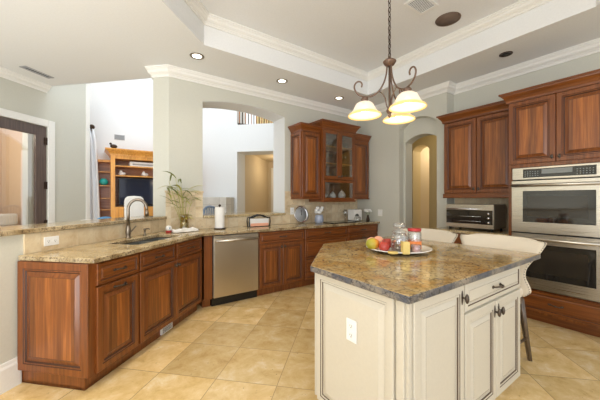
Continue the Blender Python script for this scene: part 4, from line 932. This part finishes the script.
# ---------------------------------------------------------------- counter chairs at the right end of the island
def make_chair(label, loc):
    ch = thing('counter_chair', label, 'chair', loc, -PI/2, 'cream chairs at the island')
    prof = [(0.53, .15), (0.55, .21), (0.59, .245), (0.64, .232), (0.69, .208), (0.75, .207), (0.81, .235), (0.87, .275), (0.93, .305), (0.965, .318), (0.985, .312), (0.998, .28)]
    dense = []
    for i in range(len(prof)-1):
        q0, q1, q2, q3 = prof[max(i-1, 0)], prof[i], prof[i+1], prof[min(i+2, len(prof)-1)]
        for k in range(3):
            t_ = k/3; dense.append((q1[0]*(1-t_)+q2[0]*t_, 0.5*((2*q1[1])+(-q0[1]+q2[1])*t_+(2*q0[1]-5*q1[1]+4*q2[1]-q3[1])*t_*t_+(-q0[1]+3*q1[1]-3*q2[1]+q3[1])*t_**3)))
    prof = dense+[prof[-1]]
    mb = MB(); nv = 16; fr, bk_ = [], []
    for z, hw in prof:
        yc = 0.13+0.13*max(0, (z-0.60)/0.4)**1.3
        rf, rb = [], []
        for i in range(nv+1):
            v = -1+2*i/nv; x = hw*v; y = yc-0.055*v*v*max(0.2, (z-0.5)/0.5)
            ed = 1-0.45*abs(v)**8; zz = z-(0.028*abs(v)**6 if z > 0.98 else 0)
            rf.append(mb.V(x, y-0.024*ed, zz)); rb.append(mb.V(x, y+0.024*ed, zz))
        fr.append(rf); bk_.append(rb)
    for j in range(len(prof)-1):
        for i in range(nv):
            mb.face([fr[j][i], fr[j][i+1], fr[j+1][i+1], fr[j+1][i]], 0, True); mb.face([bk_[j][i+1], bk_[j][i], bk_[j+1][i], bk_[j+1][i+1]], 0, True)
        mb.face([bk_[j][0], fr[j][0], fr[j+1][0], bk_[j+1][0]], 0, True); mb.face([fr[j][nv], bk_[j][nv], bk_[j+1][nv], fr[j+1][nv]], 0, True)
    for i in range(nv): mb.face([fr[-1][i], fr[-1][i+1], bk_[-1][i+1], bk_[-1][i]], 0, True); mb.face([fr[0][i+1], fr[0][i], bk_[0][i], bk_[0][i+1]], 0, True)
    nails = []
    for sgn in (-1, 1):
        for j in range(len(prof)-1):
            for q in range(1):
                f_ = 0.5; z = prof[j][0]*(1-f_)+prof[j+1][0]*f_; hw = prof[j][1]*(1-f_)+prof[j+1][1]*f_
                yc = 0.13+0.13*max(0, (z-0.60)/0.4)**1.3
                nails.append((sgn*(hw-0.002), yc-0.055*max(0.2, (z-0.5)/0.5)-0.016, z))
    mb.build('backrest', 'fabric', ch)
    nb = MB()
    for p in nails: nb.ball(p, 0.0042, 0.0042, 0.0042, 6, n=4)
    nb.build('nailhead_trim', 'nickel', ch)
    MB().box(-0.21, 0.21, -0.26, 0.10, 0.545, 0.635).build('seat', 'fabric', ch, bevel=0.03)
    MB().box(-0.20, 0.20, -0.24, 0.10, 0.50, 0.544).build('seat_frame', 'chairleg', ch)
    for sx_ in (-1, 1):
        MB().tube([(sx_*0.19, 0.08, 0.54), (sx_*0.195, 0.17, 0.25), (sx_*0.20, 0.255, 0.0)], [0.026, 0.022, 0.017], 4).build('leg', 'chairleg', ch)
        MB().tube([(sx_*0.18, -0.20, 0.50), (sx_*0.185, -0.22, 0.0)], [0.024, 0.016], 4).build('leg', 'chairleg', ch)
        MB().tube([(sx_*0.188, -0.205, 0.20), (sx_*0.197, 0.20, 0.20)], 0.011, 6).build('stretcher', 'chairleg', ch)
    MB().tube([(-0.185, -0.207, 0.27), (0.185, -0.207, 0.27)], 0.013, 6).build('stretcher', 'chairleg', ch)
    return ch
ch = make_chair('cream upholstered counter chair with nailhead trim nearest the camera at the island end', (2.62, 1.035, 0))
copy_thing(ch, (2.62, 1.70, 0), label='cream upholstered counter chair behind the platter, farther of the two at the island end')

# ---------------------------------------------------------------- chandelier
CX, CY = 1.735, 1.335
cd = thing('chandelier', 'rust brown scroll chandelier with three lit glass bell shades over the island', 'chandelier', (CX, CY, 2.309), 0)
mb = MB(); z = 0.035; k = 0                              # chain
while z < 0.97:
    pts = []
    for i in range(9):
        a = 2*PI*i/8; u, v = 0.010*math.cos(a), 0.020*math.sin(a); pts.append((u if k % 2 else 0, 0 if k % 2 else u, z+0.016+v))
    mb.tube(pts, 0.0028, 6, cap=False); z += 0.033; k += 1
mb.tube([(0.004, 0, 0.02), (-0.004, 0.004, 0.5), (0.0, 0, 1.0)], 0.0022, 6)
mb.build('chain', 'bronze', cd)
MB().lathe([(0, 1.012), (0.06, 1.012), (0.055, 0.985), (0.02, 0.965), (0, 0.96)], seg=24).build('ceiling_canopy', 'rust', cd)
MB().lathe([(0, -0.03), (0.018, -0.03), (0.035, -0.018), (0.046, 0.0), (0.047, 0.006), (0.035, 0.016), (0.014, 0.026), (0.008, 0.04), (0, 0.042)], seg=24).build('hub', 'rust', cd)
MB().lathe([(0, -0.405), (0.008, -0.398), (0.014, -0.388), (0.008, -0.378), (0.018, -0.368), (0.024, -0.352), (0.016, -0.338), (0.008, -0.33), (0.0075, -0.03), (0, -0.03)], seg=16).build('stem', 'rust', cd)
RAD = 0.178
for ai, az in enumerate((math.radians(172-35.1), math.radians(-67-35.1), math.radians(50-35.1))):
    ux, uy = math.cos(az), math.sin(az)
    P_ = lambda r, zz: (ux*r, uy*r, zz)
    arm = [(0.018, -0.02), (0.022, -0.08), (0.040, -0.145), (0.075, -0.205), (0.12, -0.237), (0.165, -0.245), (0.210, -0.232), (0.242, -0.200), (0.252, -0.163), (0.236, -0.133), (0.210, -0.130), (0.196, -0.149), (0.200, -0.170)]
    sm = []
    for i in range(len(arm)-1):
        p0, p1, p2, p3 = (arm[max(i-1, 0)], arm[i], arm[i+1], arm[min(i+2, len(arm)-1)])
        for q in range(4):
            t_ = q/4; f = lambda a, b, c_, d_: 0.5*((2*b)+(-a+c_)*t_+(2*a-5*b+4*c_-d_)*t_*t_+(-a+3*b-3*c_+d_)*t_**3)
            sm.append(P_(f(p0[0], p1[0], p2[0], p3[0]), f(p0[1], p1[1], p2[1], p3[1])))
    sm.append(P_(*arm[-1]))
    MB().tube(sm, 0.0058, 8).build('arm', 'rust', cd)
    MB().tube([P_(0.008, -0.345), P_(0.022, -0.31), P_(0.030, -0.26), P_(0.045, -0.23), P_(0.075, -0.205)], 0.0042, 8).build('brace', 'rust', cd)
    ct = (ux*RAD, uy*RAD, 0)
    MB().lathe([(0, -0.240), (0.010, -0.242), (0.022, -0.252), (0.028, -0.262), (0.024, -0.270), (0.028, -0.280), (0.0, -0.282)], (ct[0], ct[1], 0), 18).build('socket_cup', 'rust', cd)
    sh = MB().lathe([(0.028, -0.282), (0.045, -0.285), (0.062, -0.297), (0.074, -0.320), (0.084, -0.342), (0.098, -0.360), (0.116, -0.372), (0.122, -0.382), (0.119, -0.387), (0.113, -0.376), (0.095, -0.363), (0.080, -0.345), (0.070, -0.322), (0.058, -0.301), (0.043, -0.290), (0.028, -0.287)], (ct[0], ct[1], 0), 40, mis=[0]*5+[1]*4+[0]*6).build('lamp_shade', ['shade', 'rim'], cd)
    MB().ball((ct[0], ct[1], -0.345), 0.027, 0.027, 0.034, 16, n=10).build('bulb', 'bulb', sh)
    l = bpy.data.lights.new('chandelier_bulb_light', 'POINT'); l.energy = 0.8; l.color = (1.0, 0.80, 0.55); l.shadow_soft_size = 0.03
    lo = bpy.data.objects.new('chandelier_bulb_light', l); C.objects.link(lo); lo.location = (CX+ct[0], CY+ct[1], 2.309-0.40)

# ---------------------------------------------------------------- ceiling fixtures
def downlight(x, y, label, lit=True, power=6, r=0.075):
    t = thing('recessed_light', label, 'recessed light', (x, y, CZ), 0, 'recessed ceiling lights')
    MB().lathe([(r*0.72, 0.0), (r*0.72, -0.004), (r*1.06, -0.006), (r*1.08, -0.002), (r*1.08, 0)], seg=28).build('trim_ring', 'nickel' if lit else 'bronze', t)
    MB().lathe([(0, -0.003), (r*0.71, -0.003), (r*0.71, -0.0005), (0, -0.0005)], seg=24).build('lamp_face', 'lamp' if lit else 'dark', t)
    if lit:
        l = bpy.data.lights.new('downlight_beam', 'SPOT'); l.energy = power; l.color = (1.0, 0.90, 0.76); l.spot_size = math.radians(105); l.spot_blend = 0.8; l.shadow_soft_size = 0.05
        o = bpy.data.objects.new('downlight_beam', l); C.objects.link(o); o.location = (x, y, CZ-0.03)
downlight(0.951, 3.463, 'lit recessed light nearest the pillar')
downlight(2.144, 3.496, 'lit recessed light above the right end of the arch')
downlight(3.279, 3.536, 'lit recessed light above the glass-door cupboard')
downlight(3.874, 1.352, 'unlit dark recessed light in front of the oven cabinet', lit=False, r=0.062)
sp2 = thing('ceiling_speaker', 'round brown speaker grille in the raised ceiling', 'speaker', (3.19, 1.67, 3.32), 0)
MB().lathe([(0.118, 0), (0.118, -0.006), (0.128, -0.006), (0.13, 0)], seg=36).build('rim', 'speaker', sp2)
MB().lathe([(0, -0.005), (0.117, -0.005), (0.117, -0.001), (0, -0.001)], seg=36).build('grille', 'speaker', sp2)
def register(name, label, loc, rz, w, d, slat_n, dark='dark', mat='white'):
    t = thing(name, label, 'vent', loc, rz)
    mb = MB(); e = 0.022
    mb.box(-w/2, w/2, -d/2, -d/2+e, -0.008, 0); mb.box(-w/2, w/2, d/2-e, d/2, -0.008, 0); mb.box(-w/2, -w/2+e, -d/2+e, d/2-e, -0.008, 0); mb.box(w/2-e, w/2, -d/2+e, d/2-e, -0.008, 0)
    mb.build('frame', mat, t)
    MB().box(-w/2+e, w/2-e, -d/2+e, d/2-e, -0.002, 0).build('duct_opening', dark, t)
    mb = MB()
    for i in range(slat_n):
        x = -w/2+e+(w-2*e)*(i+0.5)/slat_n; mb.box(x-0.003, x+0.003, -d/2+e, d/2-e, -0.009, -0.003)
    mb.build('louvres', mat, t)
register('ceiling_vent', 'white slatted air vent in the raised ceiling beside the chandelier chain', (2.72, 1.70, 3.32), 0.0, 0.30, 0.20, 12)
register('ceiling_vent', 'narrow grey air vent in the flat ceiling at the far left', (-0.66, 5.12, CZ), PI/4, 0.36, 0.10, 10, mat='register')

# ---------------------------------------------------------------- glazed door on the left
dr = thing('door_1', '', 'door', (*CD(dt0, SD), 0), PI/4)
del dr['label']; del dr['category']; dr['kind'] = 'structure'
WD = dt1-dt0
mb = MB(); st = 0.15
mb.box(0.004, st, 0.01, 0.055, 0.01, 2.39); mb.box(WD-st, WD-0.004, 0.01, 0.055, 0.01, 2.39); mb.box(st, WD-st, 0.01, 0.055, 2.25, 2.39); mb.box(st, WD-st, 0.01, 0.055, 0.01, 0.25)
mb.build('door_leaf', 'walnut', dr, bevel=0.004)
MB().box(st, WD-st, 0.03, 0.036, 0.25, 2.25).build('glass_pane', 'pane', dr)
for z in (0.95, 1.52, 2.18): MB().box(WD-0.035, WD+0.004, -0.004, 0.011, z-0.055, z+0.055).build('hinge', 'bronze', dr)
mb = MB(); cw = 0.10
mb.box(WD, WD+cw, -0.022, 0, 0, 2.395+cw); mb.box(-cw, 0, -0.022, 0, 0, 2.395+cw); mb.box(0, WD, -0.022, 0, 2.395, 2.395+cw)
mb.build('casing', 'trim', dr, bevel=0.005)
# white column trim and curtain at the end of that wall
struct(MB().prism([CD(4.22, SD+0.01), CD(4.29, SD+0.01), CD(4.29, SD-0.17), CD(4.22, SD-0.17)][::1], 0, 5.5).build('trim_6', 'trim'))
cu = thing('curtain', 'white sheer curtain hanging beside the white column', 'curtain', (-0.02, 6.49, 0), 0)
mb = MB(); pr = None
for j in range(14):
    zz = 2.60*(1-j/13); row = []
    for i in range(25):
        u = i/24; sp3 = 0.02+0.10*(j/13)**0.5
        row.append(mb.V(-0.25+(0.18+sp3*1.2)*u, 0.035*math.sin(u*26), zz))
    if pr:
        for i in range(24): mb.face([pr[i], pr[i+1], row[i+1], row[i]], 0, True)
    pr = row
mb.build('fabric', 'curtain', cu, solid_=0.003, fix=False)
rod = thing('curtain_rod', 'curtain rod with a dark round finial beside the white column', 'curtain rod', (-0.11, 6.49, 2.64), 0)
MB().cyl((-0.22, 0, 0), (-0.02, 0, 0), 0.014, 10).build('rod', 'bronze', rod)
MB().ball((0.015, 0, 0), 0.045, 0.045, 0.045, 14, n=8).build('finial', 'bronze', rod)
MB().box(-0.18, -0.15, 0, 0.40, -0.012, 0.012).build('bracket', 'bronze', rod)

# ---------------------------------------------------------------- living room furniture
en = thing('entertainment_center', 'honey oak entertainment center with shelves around a television', 'entertainment center', (0.19, 6.40, 0), 0)
EW, ED, EH = 1.45, 0.48, 2.15
mb = MB(); mb.box(0, 0.07, 0, ED, 0, EH); mb.box(EW-0.07, EW, 0, ED, 0, EH); mb.box(0.07, EW-0.07, 0, ED, 2.08, EH); mb.box(0.07, EW-0.07, 0, ED, 0.95, 1.17); mb.box(0.07, EW-0.07, 0, ED, 0, 0.95)
mb.build('carcass', 'oak', en, bevel=0.004)
MB().box(0.07, EW-0.07, ED-0.02, ED, 1.17, 2.08).build('back_board', 'oak_in', en)
for z in (1.77, 1.955): MB().box(0.07, EW-0.07, 0.01, ED-0.02, z-0.02, z).build('shelf', 'oak', en)
cab_crown(EW, ED, 2.26, h=0.12, p=0.09).build('crown', 'oak', en)
MB().rings(0.08, 0.72, 0.1, 0.93, panel_prof(0.07)).build('door', ['oak', 'oak_in'], en); MB().rings(0.73, 1.37, 0.1, 0.93, panel_prof(0.07)).build('door', ['oak', 'oak_in'], en)
mb = MB(); mb.box(-0.24, 0, 0.15, ED, 0, 0.95); mb.box(-0.24, -0.22, 0.15, ED, 0.95, 2.06); mb.box(-0.22, 0, 0.15, ED, 2.02, 2.06)
sb = mb.build('side_bookcase', 'oak', en)
MB().box(-0.22, 0, ED-0.02, ED, 0.95, 2.02).build('back_board', 'oak_in', sb)
for z in (1.12, 1.34, 1.58, 1.84): MB().box(-0.22, 0, 0.17, ED-0.02, z-0.015, z).build('shelf', 'oak', sb)
tv = thing('television', 'dark flat television inside the oak entertainment center', 'television', (0.19+0.13, 6.50, 1.17), 0)
MB().box(0, 1.1, 0, 0.05, 0.03, 0.56).build('bezel', 'black', tv, bevel=0.005)
MB().box(0.02, 1.08, -0.003, 0, 0.055, 0.54).build('screen', 'navy', tv)
MB().box(0.35, 0.75, -0.03, 0.12, 0, 0.03).build('stand', 'black', tv)
tag(MB().lathe([(0, 0), (0.035, 0), (0.07, 0.045), (0.072, 0.08), (0.05, 0.115), (0.04, 0.12), (0.044, 0.13), (0.034, 0.13), (0, 0.11)], seg=20).build('ginger_jar', 'teal', loc=(0.085, 6.65, 1.58)), 'round teal jar on the oak side shelf', 'jar')
for k, (x, lab) in enumerate(((0.33, 'white seashell ornament on the left of the shelf above the television'), (0.72, 'white seashell ornament on the right of the shelf above the television'))):
    m_ = MB(); m_.ball((0, 0, 0.04), 0.065, 0.05, 0.04, 14, n=8); m_.ball((-0.02, 0, 0.075), 0.03, 0.03, 0.035, 12, n=6)
    tag(m_.build('seashell', 'offwhite', loc=(x+0.05, 6.55, 1.77)), lab, 'ornament')
bx = thing('book_stack', 'long white boxed book lying on the top oak shelf', 'book', (0.50, 6.48, 1.955), 0)
MB().box(0, 0.75, 0, 0.28, 0, 0.095).build('cover', 'paper', bx, bevel=0.004); MB().box(0.05, 0.7, -0.001, 0, 0.03, 0.06).build('spine_print', 'register', bx)
bd = MB(); bd.ball((0, 0, 0.06), 0.06, 0.03, 0.04, 12, n=6); bd.ball((-0.05, 0, 0.105), 0.022, 0.02, 0.022, 10, n=6); bd.tube([(0, 0, 0), (0, 0, 0.04)], 0.008, 6); bd.lathe([(0, 0), (0.03, 0), (0.03, 0.006), (0, 0.006)], seg=12)
tag(bd.build('bird_figurine', 'bronze', loc=(0.24, 6.5, 2.26)), 'small dark bird figurine on top of the oak entertainment center', 'figurine')
register_ = thing('wall_vent', 'grey air grille high on the white living room wall', 'vent', (0.355, 6.9, 2.575), 0)
MB().box(-0.09, 0.09, -0.008, 0, -0.05, 0.05).build('frame', 'register', register_)
mb = MB()
for i in range(6): mb.box(-0.075, 0.075, -0.010, -0.008, -0.04+i*0.014, -0.034+i*0.014)
mb.build('louvres', 'panelgrey', register_)
# white armchair, blue cushion seat, bar stool
ac = thing('armchair', 'white rounded-back armchair in front of the television', 'armchair', (0.48, 5.35, 0), 0)
mb = MB()
a_ = [(-0.14, 0), (0.14, 0), (0.14, 1.28), (0.13, 1.33), (0.09, 1.36), (0, 1.37), (-0.09, 1.36), (-0.13, 1.33), (-0.14, 1.28)]
mb.prism_y([(x, z+0.0 if z > 0 else 0.45) for x, z in a_], 0.0, 0.08); mb.build('backrest', 'cloth', ac, bevel=0.02)
MB().box(-0.26, 0.26, -0.5, 0.0, 0.35, 0.5).build('seat', 'cloth', ac, bevel=0.03)
for x in (-0.22, 0.22):
    for y in (-0.46, 0.04): MB().tube([(x, y, 0.36), (x, y, 0)], [0.022, 0.015], 8).build('leg', 'walnut', ac)
so = thing('blue_chair', 'low chair with a blue back cushion beyond the raised bar', 'chair', (0.10, 4.48, 0), 0.5)
MB().box(-0.26, 0.26, -0.3, 0.25, 0.12, 0.45).build('seat', 'cloth', so, bevel=0.04)
MB().box(-0.22, 0.22, 0.14, 0.28, 0.45, 1.05).build('backrest', 'cloth', so, bevel=0.04)
MB().ball((0, 0.06, 0.97), 0.15, 0.07, 0.12, 18, n=10).build('cushion', 'bluecush', so)
for x in (-0.22, 0.22):
    for y in (-0.26, 0.21): MB().cyl((x, y, 0), (x, y, 0.13), 0.02, 8).build('leg', 'walnut', so)
bsn = thing('bar_stool', 'blue-grey slat-back bar stool beyond the pass-through arch', 'stool', (1.60, 4.95, 0), 0.6)
mb = MB()
mb.tube([(-0.19, 0.0, 1.13), (-0.1, 0.03, 1.175), (0, 0.04, 1.19), (0.1, 0.03, 1.175), (0.19, 0, 1.13)], 0.018, 8); mb.tube([(-0.18, 0.0, 1.01), (0, 0.03, 1.03), (0.18, 0, 1.01)], 0.014, 8)
for i in range(6):
    x = -0.14+0.056*i; mb.box(x-0.011, x+0.011, 0.018, 0.030, 0.75, 1.17)
mb.tube([(-0.19, 0, 1.15), (-0.18, 0, 0.72)], 0.016, 8).tube([(0.19, 0, 1.15), (0.18, 0, 0.72)], 0.016, 8)
mb.build('backrest', 'bluec', bsn)
MB().lathe([(0, 0.70), (0.20, 0.70), (0.21, 0.72), (0.20, 0.75), (0, 0.76)], seg=24).build('seat', 'bluec', bsn, loc=(0, -0.18, 0))
for x in (-0.16, 0.16):
    for y in (-0.34, -0.02): MB().tube([(x*0.8, y, 0.71), (x*1.15, y*1.1, 0)], [0.02, 0.016], 8).build('leg', 'bluec', bsn)
# balcony: slab with concave edge and balusters
bl = thing('balcony_railing', 'dark-railed upper balcony with wooden balusters seen through the arch', 'railing', (*CD(K, (ql+qr)/2), 3.0), -PI/4)
HB = (qr-ql)/2
mb = MB(); n_ = 16
rail = [(-HB+2*HB*i/n_, 0.32-0.27*abs(-1+2*i/n_)**2) for i in range(n_+1)]
mb.tube([(x, y, 0.03) for x, y in rail], 0.025, 8); mb.build('bottom_rail', 'bronze', bl)
mb = MB().tube([(x, y, 0.95) for x, y in rail], 0.03, 8); mb.build('handrail', 'bronze', bl)
for i in range(22):
    u = -1+2*(i+0.5)/22; mb = MB().cyl((HB*u, 0.32-0.27*u*u, 0.03), (HB*u, 0.32-0.27*u*u, 0.95), 0.012, 6); mb.build('baluster', 'bronze' if i % 2 else 'oak_in', bl)
struct(MB().prism([CD(K+0.5, ql), CD(K+2.3, ql), CD(K+2.3, qr), CD(K+0.5, qr)][::-1], 2.9, 3.0).build('floor_balcony', 'wall_cool'))
# small pendant in the passage
pn = thing('passage_pendant', 'small bronze pendant lamp with a white shade in the far passage', 'lamp', (*CD(K+1.2, ql+1.02), 2.5), 0)
MB().cyl((0, 0, -0.16), (0, 0, 0), 0.012, 8).build('stem', 'bronze', pn); MB().lathe([(0.02, -0.16), (0.05, -0.18), (0.10, -0.24), (0.125, -0.27), (0.12, -0.27), (0.05, -0.19), (0.02, -0.17)], seg=24).build('lamp_shade', 'offwhite', pn)
MB().tube([(0.02, 0, -0.05), (0.06, 0, -0.08), (0.05, 0, -0.14)], 0.012, 6).build('bracket', 'bronze', pn)
# daybed seen through the glazed door
db = thing('daybed', 'white daybed behind the glazed door', 'daybed', (*CD(3.62, SD-1.1), 0), PI/4)
MB().box(-0.62, 0.62, -0.4, 0.4, 0.2, 0.85).build('mattress', 'cloth', db, bevel=0.04); MB().box(-0.6, 0.6, 0.3, 0.45, 0.86, 1.06).build('back_cushion', 'cloth', db, bevel=0.04)
for x in (-0.55, 0.55):
    for y in (-0.32, 0.32): MB().box(x-0.03, x+0.03, y-0.03, y+0.03, 0, 0.2).build('leg', 'walnut', db)
# lights of the rooms beyond
def room_light(name, loc, power, col, r=0.25):
    l = bpy.data.lights.new(name, 'POINT'); l.energy = power; l.color = col; l.shadow_soft_size = r
    o = bpy.data.objects.new(name, l); C.objects.link(o); o.location = loc
p_ = CD(K+1.2, (ql+qr)/2)
room_light('balcony_fill_light', (p_[0], p_[1], 4.8), 30, (1.0, 0.88, 0.66))  # point fill added to brighten the balcony, has no fixture
room_light('hall_lamp', (5.0, 2.6, 2.6), 6, (1.0, 0.82, 0.55))
room_light('hall_end_lamp', (6.3, 3.3, 2.4), 12, (1.0, 0.85, 0.62))
p_ = CD(K+1.6, (ql+qr)/2)
room_light('passage_lamp', (p_[0], p_[1], 2.2), 11, (1.0, 0.82, 0.56))
p_ = CD(3.0, SD-1.0)
room_light('sunroom_lamp', (p_[0], p_[1], 2.5), 35, (1.0, 0.86, 0.68))
